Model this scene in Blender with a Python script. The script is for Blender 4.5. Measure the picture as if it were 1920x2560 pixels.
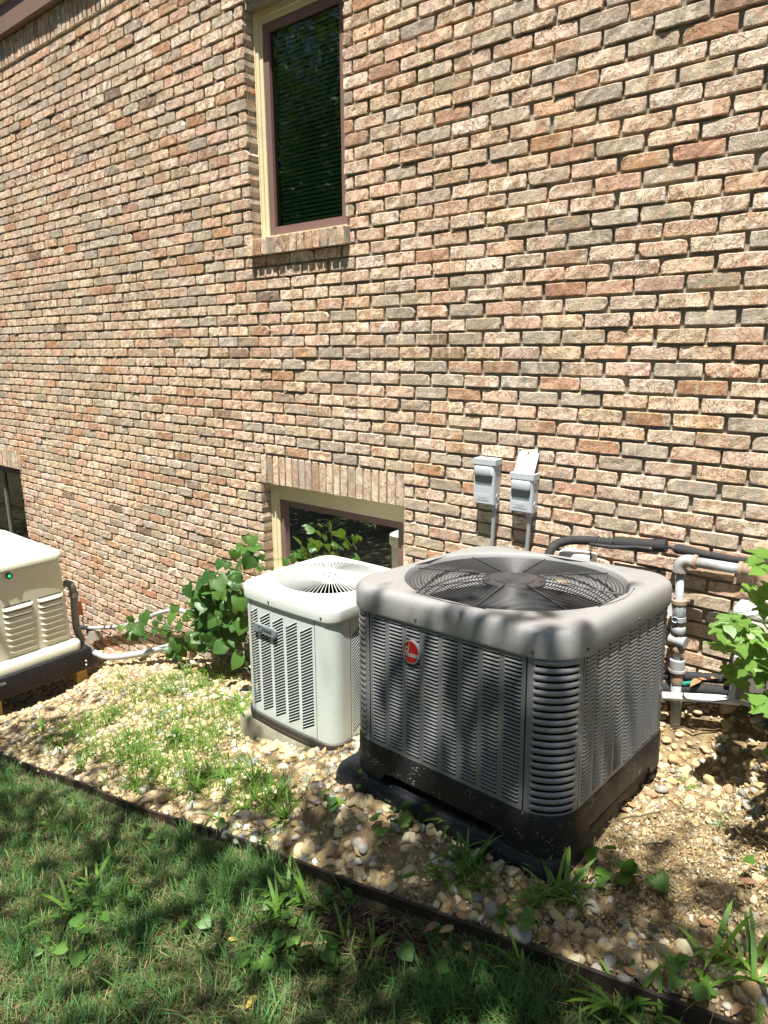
import bpy, bmesh, math, random
import numpy as np
from mathutils import Vector, Matrix, Euler

for o in list(bpy.data.objects):
    bpy.data.objects.remove(o, do_unlink=True)
SC = bpy.context.scene
COL = SC.collection
R = math.radians
rng = np.random.default_rng(11)
random.seed(5)

# ------------------------------------------------------------------ camera, sky, sun, exposure
YAW, PITCH, ROLL, FPX = -6.78868256e-01, -2.35889721e-01, -3.41188499e-03, 1691.25
CAM = np.array([0.528883, -2.928781, -0.117184])      # metres; brick face is y = 0, z = 0 is a course of the wall
fw = np.array([math.sin(YAW)*math.cos(PITCH), math.cos(YAW)*math.cos(PITCH), math.sin(PITCH)])
rt = np.array([math.cos(YAW), -math.sin(YAW), 0.0]); upv = np.cross(rt, fw)
rt, upv = math.cos(ROLL)*rt + math.sin(ROLL)*upv, -math.sin(ROLL)*rt + math.cos(ROLL)*upv
cam = bpy.data.cameras.new('camera'); camo = bpy.data.objects.new('camera', cam); COL.objects.link(camo)
M = Matrix(((rt[0], upv[0], -fw[0], CAM[0]), (rt[1], upv[1], -fw[1], CAM[1]), (rt[2], upv[2], -fw[2], CAM[2]), (0, 0, 0, 1)))
camo.matrix_world = M
cam.sensor_fit = 'HORIZONTAL'; cam.sensor_width = 36.0; cam.lens = 36.0*FPX/1920.0
cam.clip_start = 0.05; cam.clip_end = 400
SC.camera = camo

SUN = np.array([0.25, -1.0, 3.0]); SUN = SUN/np.linalg.norm(SUN)     # towards the sun
w = bpy.data.worlds.new('World'); SC.world = w; w.use_nodes = True
wn = w.node_tree; sky = wn.nodes.new('ShaderNodeTexSky'); sky.sky_type = 'NISHITA'; sky.sun_disc = False
sky.sun_elevation = math.asin(SUN[2]); sky.sun_rotation = math.atan2(SUN[0], SUN[1])
bg = wn.nodes['Background']; bg.inputs['Strength'].default_value = 0.05
wn.links.new(sky.outputs['Color'], bg.inputs['Color'])
sl = bpy.data.lights.new('sun', 'SUN'); sl.energy = 5.0; sl.angle = R(0.53); sl.color = (1.0, 0.96, 0.88)
so = bpy.data.objects.new('sun', sl); COL.objects.link(so)
so.rotation_euler = Vector(SUN).to_track_quat('Z', 'Y').to_euler(); so.location = (2, -8, 20)
SC.view_settings.view_transform = 'Standard'; SC.view_settings.look = 'None'
SC.view_settings.gamma = 1.0; SC.view_settings.exposure = 1.2; SC.view_settings.use_curve_mapping = False

# ------------------------------------------------------------------ pixel helpers (photo pixels -> rays)
def ray(x, y):
    return fw*FPX + rt*(x-960) + upv*(1280-y)
def at(x, y, X=None, Y=None, Z=None):
    d = ray(x, y)
    if X is not None: t = (X-CAM[0])/d[0]
    elif Y is not None: t = (Y-CAM[1])/d[1]
    else: t = (Z-CAM[2])/d[2]
    return CAM + t*d
def proj(P):
    d = np.asarray(P)-CAM; z = d@fw
    return 960+FPX*(d@rt)/z, 1280-FPX*(d@upv)/z, z

# ------------------------------------------------------------------ ground height
def sstep(a, b, x):
    t = np.clip((x-a)/(b-a), 0, 1); return t*t*(3-2*t)
def hnoise(x, y):
    return (np.sin(x*5.1+y*2.3+1.0)*np.sin(y*6.7-x*1.9+.4)+.6*np.sin(x*11.3-y*7.1)*np.sin(y*13.1+x*5.7+2))*0.5
EDGE_Y = -1.5
GU = dict(c=(-0.6113, -0.7150), z=-1.5920, H=0.5402, W=0.92, yaw=-0.064, tx=-0.056, ty=-0.0467)
def edge_y(x):
    return EDGE_Y + 0.006 - 0.005*np.sin(x*2.1+.5) - 0.004*np.sin(x*5.3)
def ground(x, y):
    x = np.asarray(x, float); y = np.asarray(y, float)
    xc = np.where(x < -8, -8-(1-np.exp((np.minimum(x, -8)+8)/2))*2, x)
    xc = np.where(xc > 1.2, 1.2+(1-np.exp(-(np.maximum(xc, 1.2)-1.2)/1.0)), xc)
    yc = np.where(y < -4, -4.0, np.minimum(y, 0.3))
    g = -1.58+0.245*xc+0.075*yc
    # levelled gravel under the grey unit
    L = -1.592-0.205+0.047*(x+0.61)-0.056*(y+0.715)
    wx = sstep(-1.30, -1.13, x)*(1-sstep(0.0, 0.45, x))
    wy = sstep(-1.47, -1.25, y)*(1-sstep(-0.25, 0.0, y))
    g = g*(1-wx*wy)+L*wx*wy
    # hollow below the generator
    g = g-0.15*np.exp(-((x+5.05)/.5)**2-((y+.74)/.42)**2)
    # lawn lies below the edging
    g = g-0.045*(1-sstep(edge_y(x)-0.02, edge_y(x)+0.02, y))
    return g
def ghit(px, py, n=40):
    """where the ray of a photo pixel meets the ground"""
    d = ray(px, py); d = d/np.linalg.norm(d)
    t0, t1 = 0.5, 14.0
    ts = np.linspace(t0, t1, 1400); P = CAM+ts[:, None]*d
    below = P[:, 2] < ground(P[:, 0], P[:, 1])
    k = int(np.argmax(below)) if below.any() else len(ts)-1
    return P[k]

# ------------------------------------------------------------------ material helpers
MATS = {}
class NT:
    def __init__(s, name):
        s.m = bpy.data.materials.new(name); s.m.use_nodes = True; s.t = s.m.node_tree
        s.t.nodes.clear(); s.out = s.t.nodes.new('ShaderNodeOutputMaterial')
    def n(s, typ, **kw):
        nd = s.t.nodes.new('ShaderNode'+typ)
        for k, v in kw.items():
            if k.startswith('_'): setattr(nd, k[1:], v)
        for k, v in kw.items():
            if k.startswith('_'): continue
            key = int(k[1:]) if k[0] == 'i' and k[1:].isdigit() else k.replace('__', ' ')
            s.set(nd.inputs[key], v)
        return nd
    def set(s, inp, v):
        if isinstance(v, bpy.types.NodeSocket): s.t.links.new(v, inp)
        elif isinstance(v, bpy.types.Node): s.t.links.new(v.outputs[0], inp)
        else:
            try: inp.default_value = v
            except Exception: inp.default_value = (*v, 1.0)
    def math(s, op, a, b=0.0, c=0.0, clamp=False):
        return s.n('Math', _operation=op, _use_clamp=clamp, i0=a, i1=b, i2=c).outputs[0]
    def vmath(s, op, a, b=(0, 0, 0)):
        nd = s.n('VectorMath', _operation=op, i0=a, i1=b)
        return nd.outputs['Value'] if op in ('LENGTH', 'DOT_PRODUCT') else nd.outputs[0]
    def scalev(s, a, f):
        nd = s.t.nodes.new('ShaderNodeVectorMath'); nd.operation = 'SCALE'
        s.set(nd.inputs[0], a); s.set(nd.inputs['Scale'], f); return nd.outputs[0]
    def mix(s, f, a, b, bt='MIX'):
        nd = s.t.nodes.new('ShaderNodeMix'); nd.data_type = 'RGBA'; nd.blend_type = bt
        s.set(nd.inputs[0], f); s.set(nd.inputs[6], a); s.set(nd.inputs[7], b); return nd.outputs[2]
    def ramp(s, f, stops, interp='LINEAR'):
        nd = s.t.nodes.new('ShaderNodeValToRGB'); cr = nd.color_ramp; cr.interpolation = interp
        while len(cr.elements) < len(stops): cr.elements.new(0.5)
        for e, (p, c) in zip(cr.elements, stops):
            e.position = p; e.color = (*c, 1) if len(c) == 3 else c
        s.set(nd.inputs[0], f); return nd.outputs[0]
    def noise(s, vec, scale, detail=3.0, rough=0.55):
        return s.n('TexNoise', Vector=vec, Scale=scale, Detail=detail, Roughness=rough).outputs[0]
    def smooth(s, x, a, b):
        nd = s.n('MapRange', _interpolation_type='SMOOTHSTEP', Value=x); nd.inputs[1].default_value = a; nd.inputs[2].default_value = b
        nd.inputs[3].default_value = 0; nd.inputs[4].default_value = 1
        return nd.outputs[0]
    def bump(s, h, dist=0.002, strength=1.0):
        return s.n('Bump', Height=h, Distance=dist, Strength=strength).outputs[0]
    def princ(s, col, rough=0.6, metal=0.0, normal=None, spec=0.5, **kw):
        b = s.n('BsdfPrincipled'); s.set(b.inputs['Base Color'], col); s.set(b.inputs['Roughness'], rough)
        s.set(b.inputs['Metallic'], metal); s.set(b.inputs['Specular IOR Level'], spec)
        if normal is not None: s.set(b.inputs['Normal'], normal)
        for k, v in kw.items(): s.set(b.inputs[k.replace('__', ' ')], v)
        return b.outputs[0]
    def done(s, sh):
        s.t.links.new(sh, s.out.inputs['Surface']); return s.m
    def obj(s): return s.n('TexCoord').outputs['Object']
    def attr(s, name, out='Fac'): return s.n('Attribute', _attribute_name=name).outputs[out]

def paint(name, col, rough=0.45, grime=(.25, .2, .13), amount=0.25, scale=6, metal=0.0, speck=0.0, bump=0.0, spec=0.5):
    t = NT(name); v = t.obj()
    n1 = t.noise(v, scale, 4); n2 = t.noise(v, scale*9, 3)
    f = t.math('MULTIPLY', t.smooth(t.math('ADD', t.math('MULTIPLY', n1, .7), t.math('MULTIPLY', n2, .3)), .48, .72), amount)
    c = t.mix(f, col, grime)
    if speck:
        vo = t.n('TexVoronoi', Vector=v, Scale=140.0)
        sp = t.math('LESS_THAN', vo.outputs['Distance'], t.math('MULTIPLY', t.smooth(t.noise(v, 22, 2), .38, .75), speck))
        c = t.mix(sp, c, (.42, .38, .30))
    r = t.math('ADD', rough, t.math('MULTIPLY', n2, .15))
    nm = t.bump(n2, .001, bump) if bump else None
    MATS[name] = t.done(t.princ(c, r, metal, nm, spec))
    return MATS[name]

def brick_mat():
    t = NT('brick'); loc = t.attr('loc', 'Vector'); rnd = t.attr('rnd')
    wn1 = t.n('TexWhiteNoise', _noise_dimensions='1D', W=t.math('MULTIPLY', rnd, 517.3))
    wn2 = t.n('TexWhiteNoise', _noise_dimensions='1D', W=t.math('MULTIPLY_ADD', rnd, 913.7, 3.1))
    wn3 = t.n('TexWhiteNoise', _noise_dimensions='1D', W=t.math('MULTIPLY_ADD', rnd, 331.9, 7.7))
    w1, w2, w3 = wn1.outputs['Value'], wn2.outputs['Value'], wn3.outputs['Value']
    off = t.scalev(wn1.outputs['Color'], 60.0)
    p = t.vmath('ADD', loc, off)
    sep = t.n('SeparateXYZ', Vector=loc)
    light = [(.74, .595, .45), (.69, .545, .41), (.72, .52, .395), (.67, .46, .34), (.77, .65, .51), (.66, .50, .365)]
    red = [(.50, .27, .16), (.46, .24, .15), (.52, .30, .18)]
    grey = [(.36, .29, .215), (.30, .245, .18), (.40, .33, .25), (.33, .265, .205)]
    stops = []; P = 0
    for c, wd in zip(light+grey+red+[(.42, .21, .10), (.17, .12, .09)], [.15, .13, .13, .11, .10, .08, .06, .05, .05, .04, .025, .02, .02, .012, .018]):
        stops.append((P, c)); P += wd
    base = t.ramp(rnd, stops, 'CONSTANT')
    second = t.ramp(w2, [(0, (.68, .57, .42)), (.3, (.50, .29, .18)), (.48, (.62, .49, .35)), (.66, (.36, .29, .23)), (.8, (.54, .34, .21)), (.9, (.64, .58, .5))], 'CONSTANT')
    # bands of slip across the brick
    bx = t.n('CombineXYZ', X=t.math('MULTIPLY', sep.outputs[0], 17.0), Y=t.math('MULTIPLY', w1, 90.0), Z=t.math('MULTIPLY', sep.outputs[2], 5.0))
    band = t.smooth(t.noise(bx, 1.0, 2.5, .5), .50, .57)
    band = t.math('MULTIPLY', band, t.math('MULTIPLY', t.math('GREATER_THAN', w3, .35), .85))
    col = t.mix(band, base, second)
    # blotches
    bl = t.noise(p, 34, 4, .6)
    col = t.mix(t.math('MULTIPLY', t.smooth(bl, .48, .68), .58), col, (.58, .29, .18))
    col = t.mix(t.math('MULTIPLY', t.smooth(t.noise(p, 55, 4, .65), .55, .75), .5), col, (.70, .62, .48))
    # scratched texture: short incised strokes at two angles
    def strokes(sgn, seed, wid):
        ang = t.math('MULTIPLY_ADD', w2, .8, .45)
        ang = t.math('MULTIPLY', ang, sgn)
        v = t.n('VectorRotate', _rotation_type='Y_AXIS', Vector=t.vmath('ADD', p, (seed, 0, seed)), Angle=ang).outputs[0]
        v = t.vmath('MULTIPLY', v, (22.0, 30.0, 78.0))
        nn = t.noise(v, 1.0, 2.0, .5)
        ridge = t.math('ABSOLUTE', t.math('SUBTRACT', nn, .5))
        ln = t.math('SUBTRACT', 1.0, t.smooth(ridge, wid*.35, wid))
        return t.math('MULTIPLY', ln, t.smooth(t.noise(t.vmath('ADD', p, (seed*3, 1, 2)), 20, 1), .46, .56))
    s1 = strokes(1.0, 3.1, .035); s2 = strokes(-1.0, 8.4, .035)
    s3 = strokes(.35, 15.7, .03); st = t.math('MAXIMUM', t.math('MAXIMUM', s1, s2), t.math('MULTIPLY', s3, .8))
    dark = t.math('GREATER_THAN', t.math('MULTIPLY', t.math('GREATER_THAN', rnd, .70), t.math('LESS_THAN', rnd, .90)), .5)
    stc = t.mix(dark, (.36, .15, .075), (.64, .58, .48))
    col = t.mix(t.math('MULTIPLY', st, .85), col, stc)
    # bare red arris
    ax = t.attr('edge')
    ed = t.math('MULTIPLY', t.smooth(t.math('ADD', ax, t.math('MULTIPLY', t.math('SUBTRACT', bl, .5), 1.1)), .55, .95), t.math('MULTIPLY_ADD', w1, .5, .38))
    col = t.mix(ed, col, (.50, .25, .13))
    # mortar smears, water stains and batch changes over the whole wall
    gp_ = t.n('NewGeometry').outputs['Position']
    sm = t.math('MULTIPLY', t.smooth(t.math('ADD', t.math('MULTIPLY', ax, .35), t.noise(gp_, 21, 4, .65)), .72, .90), .7)
    col = t.mix(sm, col, (.52, .47, .38))
    wet = t.noise(t.vmath('MULTIPLY', gp_, (2.3, 1.0, .55)), 1.0, 4, .6)
    col = t.mix(t.math('MULTIPLY', t.smooth(wet, .52, .74), .22), col, (.27, .20, .14))
    pores = t.noise(p, 330, 2, .6)
    col = t.mix(t.math('MULTIPLY', t.math('SUBTRACT', 1.0, t.smooth(pores, .30, .40)), .6), col, (.16, .10, .07))
    col = t.mix(t.math('MULTIPLY', t.noise(p, 190, 2), .25), col, (.75, .66, .52))
    hsv = t.n('HueSaturation', Color=col, Hue=t.math('MULTIPLY_ADD', w3, .012, .494), Saturation=t.math('MULTIPLY_ADD', w1, .3, .85), Value=t.math('MULTIPLY_ADD', w2, .32, .90))
    h = t.math('ADD', t.math('MULTIPLY', t.noise(p, 60, 4, .6), .9), t.math('ADD', t.math('MULTIPLY', st, -1.3), t.math('MULTIPLY', pores, .5)))
    nm = t.bump(h, .0045, .9)
    MATS['brick'] = t.done(t.princ(hsv.outputs[0], .92, 0, nm, .15))
brick_mat()

def simple_noise_mat(name, stops, scale, rough=.9, bump=.003, bscale=None, detail=6, spec=.2):
    t = NT(name); v = t.obj(); n = t.noise(v, scale, detail, .62)
    c = t.ramp(n, stops)
    b = t.noise(v, bscale or scale*6, 4, .6)
    MATS[name] = t.done(t.princ(c, rough, 0, t.bump(b, bump, .8), spec))
simple_noise_mat('mortar', [(.3, (.26, .235, .19)), (.5, (.34, .31, .255)), (.7, (.43, .40, .335))], 30, .95, .004, 260)
simple_noise_mat('dirt', [(.28, (.10, .068, .038)), (.46, (.20, .145, .08)), (.60, (.29, .215, .12)), (.8, (.38, .30, .19))], 26, .95, .006, 130)
simple_noise_mat('soil', [(.3, (.030, .030, .014)), (.5, (.060, .055, .028)), (.75, (.12, .10, .055))], 14, .95, .006, 110)
simple_noise_mat('concrete', [(.3, (.16, .15, .10)), (.55, (.27, .26, .19)), (.75, (.33, .31, .25))], 9, .9, .002, 150)
simple_noise_mat('wood', [(.35, (.34, .19, .06)), (.55, (.48, .29, .10)), (.7, (.42, .24, .08))], 14, .75, .001, 90)
simple_noise_mat('bark', [(.3, (.06, .045, .03)), (.7, (.16, .12, .085))], 20, .95, .01, 60)
simple_noise_mat('mulch', [(.3, (.035, .022, .015)), (.55, (.085, .05, .035)), (.75, (.16, .085, .055))], 40, .95, .003, 120)

def palette_mat(name, stops, rough=.8, attr=True, blot=40, bump=.002, spec=.25, amt=.35):
    """colour per piece, from the point attribute rnd, or from the object's own random number"""
    t = NT(name); v = t.obj()
    rnd = t.attr('rnd') if attr else t.n('ObjectInfo').outputs['Random']
    c = t.ramp(rnd, stops, 'CONSTANT')
    n = t.noise(v, blot, 4, .6)
    c = t.mix(t.math('MULTIPLY', t.smooth(n, .45, .75), amt), c, (.38, .27, .15))
    c = t.mix(t.math('MULTIPLY', t.smooth(t.noise(v, blot*5, 3), .5, .75), .25), c, (.75, .70, .6))
    MATS[name] = t.done(t.princ(c, rough, 0, t.bump(t.noise(v, blot*4, 3), bump, .6), spec))
STONES = [(0, (.46, .355, .19)), (.15, (.52, .42, .25)), (.29, (.40, .29, .145)), (.40, (.56, .48, .325)), (.49, (.34, .235, .115)),
          (.58, (.48, .38, .22)), (.68, (.26, .26, .235)), (.74, (.17, .185, .185)), (.79, (.42, .33, .22)), (.85, (.32, .30, .26)), (.90, (.33, .20, .12)), (.94, (.64, .59, .49))]
palette_mat('stone', STONES, attr=False)
palette_mat('stones', STONES, attr=True)

def leaf_mat(name, cols, attr=False, rough=.45, trans=.35, vein=True):
    t = NT(name)
    rnd = t.attr('rnd') if attr else t.n('ObjectInfo').outputs['Random']
    c = t.ramp(rnd, [(i/(len(cols)-1), cc) for i, cc in enumerate(cols)])
    c = t.mix(t.math('MULTIPLY', t.noise(t.obj(), 30, 3), .35), c, tuple(x*.55 for x in cols[0]))
    d = t.princ(c, rough, 0, None, .4)
    tr = t.n('BsdfTranslucent', Color=t.mix(.5, c, (.30, .45, .04)))
    mx = t.n('MixShader', Fac=trans); t.t.links.new(d, mx.inputs[1]); t.t.links.new(tr.outputs[0], mx.inputs[2])
    MATS[name] = t.done(mx.outputs[0])
leaf_mat('heart_leaf', [(.028, .085, .018), (.045, .12, .022), (.075, .17, .03), (.035, .10, .022), (.11, .20, .04)], rough=.42, trans=.25)
leaf_mat('lobed_leaf', [(.13, .26, .04), (.18, .33, .06), (.11, .23, .04)], rough=.42, trans=.35)
leaf_mat('lobed_leaves', [(.10, .22, .035), (.14, .28, .05), (.09, .20, .035)], attr=True, rough=.42, trans=.3)
leaf_mat('weed', [(.07, .17, .02), (.12, .25, .03), (.16, .30, .045), (.09, .20, .03)], attr=True, rough=.5, trans=.35)
leaf_mat('violet', [(.045, .12, .02), (.09, .21, .03), (.15, .29, .045)], attr=True, rough=.45, trans=.3)
leaf_mat('tree_leaf', [(.03, .075, .015), (.05, .11, .02), (.08, .15, .03)], attr=True, rough=.5, trans=.3)
leaf_mat('dry_leaf', [(.36, .22, .10), (.26, .13, .07), (.45, .32, .16), (.30, .16, .10)], rough=.8, trans=.1)
leaf_mat('straw', [(.30, .21, .10), (.20, .13, .06), (.38, .29, .16)], attr=True, rough=.85, trans=.05)
leaf_mat('yellow_leaf', [(.55, .42, .10), (.5, .40, .12)], rough=.6, trans=.2)
def grass_mat():
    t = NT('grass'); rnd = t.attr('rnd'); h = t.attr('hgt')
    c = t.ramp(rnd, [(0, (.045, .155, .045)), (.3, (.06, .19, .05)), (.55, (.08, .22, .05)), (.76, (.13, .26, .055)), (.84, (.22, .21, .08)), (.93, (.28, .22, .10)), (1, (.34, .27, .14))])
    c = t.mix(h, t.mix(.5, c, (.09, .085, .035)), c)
    d = t.princ(c, .55, 0, None, .35)
    tr = t.n('BsdfTranslucent', Color=c)
    mx = t.n('MixShader', Fac=.3); t.t.links.new(d, mx.inputs[1]); t.t.links.new(tr.outputs[0], mx.inputs[2])
    MATS['grass'] = t.done(mx.outputs[0])
grass_mat()

paint('grey_metal', (.215, .22, .23), .33, (.19, .155, .10), .4, 9, .35, bump=.15)
paint('grey_cap', (.29, .29, .288), .38, (.20, .18, .15), .35, 9, .15, speck=.10, bump=.15)
paint('black_plastic', (.012, .0125, .014), .42, (.05, .04, .028), .3, 7, 0, speck=.30, bump=.25, spec=.35)
paint('pad_plastic', (.012, .013, .017), .36, (.035, .03, .025), .4, 7, 0, speck=.2, bump=.25, spec=.35)
paint('white_metal', (.53, .585, .555), .42, (.36, .33, .24), .22, 5, 0, bump=.06)
paint('white_cap', (.66, .70, .665), .42, (.45, .42, .33), .2, 5, 0)
paint('wire_black', (.050, .051, .054), .28, (.02, .02, .02), .2, 8, .1)
paint('dark_inside', (.010, .010, .011), .7, (.02, .02, .02), .2, 8)
paint('coil', (.008, .0085, .009), .6, (.015, .014, .013), .3, 30, .0, spec=.2)
paint('blade', (.014, .0145, .015), .6, (.03, .027, .024), .2, 8, 0, spec=.25)
paint('steel', (.38, .38, .37), .4, (.2, .15, .1), .3, 30, .8)
paint('dark_steel', (.09, .085, .08), .45, (.14, .08, .05), .3, 30, .6)
paint('badge_grey', (.17, .20, .215), .38, (.2, .2, .18), .1, 9)
paint('badge_dark', (.03, .035, .04), .4, (.05, .05, .05), .1, 9)
paint('badge_red', (.22, .008, .010), .25, (.12, .01, .01), .15, 9)
paint('silver', (.62, .62, .62), .25, (.4, .38, .35), .15, 9, .7)
paint('cream_plastic', (.72, .71, .57), .42, (.45, .38, .22), .14, 4, bump=.04)
paint('beige_plastic', (.66, .64, .51), .45, (.42, .35, .2), .14, 4)
paint('cream_trim', (.72, .64, .42), .5, (.40, .31, .17), .25, 6, bump=.15)
paint('brown_trim', (.20, .12, .105), .48, (.12, .08, .07), .3, 7, bump=.15)
paint('fascia_brown', (.20, .125, .095), .55, (.12, .075, .06), .45, 12, bump=.5)
paint('siding', (.56, .50, .36), .6, (.42, .36, .25), .3, 4)
paint('box_grey', (.44, .47, .50), .4, (.3, .3, .28), .12, 8)
paint('box_dark', (.15, .19, .20), .45, (.1, .1, .1), .12, 8)
paint('conduit', (.34, .35, .355), .5, (.25, .23, .2), .25, 12)
paint('pvc_grey', (.40, .415, .42), .45, (.28, .25, .2), .2, 9)
paint('pvc_dark', (.165, .155, .14), .5, (.12, .11, .1), .2, 9)
paint('pvc_white', (.72, .73, .74), .4, (.3, .27, .22), .25, 9)
paint('foam', (.022, .022, .023), .75, (.07, .065, .055), .35, 24, bump=.8)
paint('gas_pipe', (.33, .355, .37), .5, (.24, .10, .035), .85, 22, bump=.4)
paint('rusty', (.30, .22, .16), .75, (.30, .10, .03), .9, 20, bump=.6)
paint('edging', (.035, .026, .02), .55, (.14, .07, .035), .55, 9, .3, bump=.6)
paint('window_blind', (.24, .42, .31), .6, (.02, .04, .03), .2, 3)
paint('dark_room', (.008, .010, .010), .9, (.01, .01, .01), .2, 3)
paint('red_box', (.32, .08, .03), .5, (.2, .05, .02), .2, 9)
paint('block_paint', (.40, .37, .30), .8, (.25, .2, .14), .4, 14)
paint('green_plastic', (.02, .25, .17), .4, (.02, .1, .07), .2, 9)
def glass():
    t = NT('glass'); fr = t.n('Fresnel', IOR=1.62)
    n = t.noise(t.obj(), 5, 1)
    g = t.n('BsdfGlossy', Color=(.9, .95, .92), Roughness=.008, Normal=t.bump(n, .003, .02))
    tr = t.n('BsdfTransparent', Color=(.62, .80, .70))
    mx = t.n('MixShader', Fac=t.math('MULTIPLY', fr.outputs[0], 1.3, clamp=True)); t.t.links.new(tr.outputs[0], mx.inputs[1]); t.t.links.new(g.outputs[0], mx.inputs[2])
    MATS['glass'] = t.done(mx.outputs[0])
glass()
def led():
    t = NT('led'); e = t.n('Emission', Color=(.02, .9, .25), Strength=.9); MATS['led'] = t.done(e.outputs[0])
led()

# ------------------------------------------------------------------ mesh helpers
def tag(o, label=None, cat=None, group=None, kind=None):
    if label: o['label'] = label
    if cat: o['category'] = cat
    if group: o['group'] = group
    if kind: o['kind'] = kind
    return o
def thing(name, label, cat, loc=(0, 0, 0), rot=None, group=None):
    o = bpy.data.objects.new(name, None); COL.objects.link(o); o.location = loc
    o.empty_display_size = .1
    if rot is not None: o.rotation_euler = rot
    return tag(o, label, cat, group)
def mesh_np(name, V, F, mat, smooth=False, attrs=None):
    V = np.asarray(V, np.float32); me = bpy.data.meshes.new(name)
    if isinstance(F, np.ndarray):
        k = F.shape[1]; me.vertices.add(len(V)); me.vertices.foreach_set('co', V.ravel())
        me.loops.add(F.size); me.loops.foreach_set('vertex_index', F.astype(np.int32).ravel())
        me.polygons.add(len(F)); me.polygons.foreach_set('loop_start', np.arange(len(F), dtype=np.int32)*k)
        me.update(calc_edges=True)
    else:
        me.from_pydata(V.tolist(), [], F); me.update()
    for k, a in (attrs or {}).items():
        a = np.asarray(a, np.float32)
        if a.ndim == 2: at_ = me.attributes.new(k, 'FLOAT_VECTOR', 'POINT'); at_.data.foreach_set('vector', a.ravel())
        else: at_ = me.attributes.new(k, 'FLOAT', 'POINT'); at_.data.foreach_set('value', a)
    me.polygons.foreach_set('use_smooth', np.full(len(me.polygons), bool(smooth)))
    me.materials.append(MATS[mat] if isinstance(mat, str) else mat)
    return me
def link(name, me, parent=None):
    o = bpy.data.objects.new(name, me); COL.objects.link(o)
    if parent is not None: o.parent = parent
    return o

class MB:
    """collects shapes into ONE mesh"""
    def __init__(s): s.v = []; s.f = []; s.n = 0
    def add(s, V, F):
        V = np.asarray(V, float).reshape(-1, 3)
        s.v.append(V); s.f += [tuple(int(i)+s.n for i in f) for f in F]; s.n += len(V); return s
    def box(s, a, b, bev=0.0):
        x0, y0, z0 = a; x1, y1, z1 = b
        if bev <= 0:
            V = [(x, y, z) for z in (z0, z1) for y in (y0, y1) for x in (x0, x1)]
            return s.add(V, [(0, 2, 3, 1), (4, 5, 7, 6), (0, 1, 5, 4), (2, 6, 7, 3), (0, 4, 6, 2), (1, 3, 7, 5)])
        bm = bmesh.new(); bmesh.ops.create_cube(bm, size=1)
        for v in bm.verts: v.co = Vector(((x0+x1)/2+v.co.x*(x1-x0), (y0+y1)/2+v.co.y*(y1-y0), (z0+z1)/2+v.co.z*(z1-z0)))
        bmesh.ops.bevel(bm, geom=bm.edges[:], offset=bev, segments=2, affect='EDGES', profile=.5)
        bm.verts.index_update()
        s.add([v.co[:] for v in bm.verts], [[v.index for v in f.verts] for f in bm.faces]); bm.free(); return s
    def quad(s, a, b, c, d): return s.add([a, b, c, d], [(0, 1, 2, 3)])
    def tube(s, pts, r, seg=10, caps=True):
        P = np.asarray(pts, float); n = len(P); rr = np.broadcast_to(np.asarray(r, float), (n,))
        T = np.gradient(P, axis=0); T /= np.linalg.norm(T, axis=1)[:, None]+1e-12
        ref = np.array([0, 0, 1.0]) if abs(T[0][2]) < .9 else np.array([1.0, 0, 0])
        u = np.cross(T[0], ref); u /= np.linalg.norm(u); V = []
        for i in range(n):
            u = u-T[i]*(u@T[i]); u /= np.linalg.norm(u)+1e-12; w_ = np.cross(T[i], u)
            a = np.arange(seg)*2*math.pi/seg
            V.append(P[i]+rr[i]*(np.cos(a)[:, None]*u+np.sin(a)[:, None]*w_))
        V = np.concatenate(V); F = []
        for i in range(n-1):
            for j in range(seg):
                k = (j+1) % seg; F.append((i*seg+j, i*seg+k, (i+1)*seg+k, (i+1)*seg+j))
        if caps: F.append(tuple(range(seg))[::-1]); F.append(tuple((n-1)*seg+j for j in range(seg)))
        return s.add(V, F)
    def lathe(s, prof, seg=32, c=(0, 0, 0), axis='z', cap=False):
        V = []; F = []; n = len(prof)
        for (r_, z_) in prof:
            for j in range(seg):
                a = j*2*math.pi/seg; x, y = r_*math.cos(a), r_*math.sin(a)
                V.append({'z': (x, y, z_), 'y': (x, z_, y), 'x': (z_, x, y)}[axis])
        for i in range(n-1):
            for j in range(seg):
                k = (j+1) % seg; F.append((i*seg+j, i*seg+k, (i+1)*seg+k, (i+1)*seg+j))
        if cap: F.append(tuple((n-1)*seg+j for j in range(seg))); F.append(tuple(range(seg))[::-1])
        return s.add(np.array(V)+np.array(c), F)
    def prism(s, poly, y0, y1):
        """polygon in x,z pushed from y0 to y1"""
        n = len(poly); V = [(x, y0, z) for x, z in poly]+[(x, y1, z) for x, z in poly]
        F = [tuple(range(n)), tuple(range(2*n-1, n-1, -1))]+[(i, (i+1) % n+0, (i+1) % n+n, i+n)[::-1] for i in range(n)]
        return s.add(V, F)
    def xf(s, fn):
        s.v = [np.array([fn(*p) for p in V]) for V in s.v]; return s
    def build(s, name, mat, parent=None, smooth=False, auto=None):
        V = np.concatenate(s.v); me = bpy.data.meshes.new(name); me.from_pydata(V.tolist(), [], s.f); me.update()
        bm = bmesh.new(); bm.from_mesh(me); bmesh.ops.recalc_face_normals(bm, faces=bm.faces[:])
        if auto is not None:
            for e in bm.edges:
                if len(e.link_faces) == 2 and e.calc_face_angle(0) > R(auto): e.smooth = False
            smooth = True
        bm.to_mesh(me); bm.free()
        if smooth: me.polygons.foreach_set('use_smooth', np.ones(len(me.polygons), bool))
        me.materials.append(MATS[mat] if isinstance(mat, str) else mat)
        return link(name, me, parent)
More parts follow.
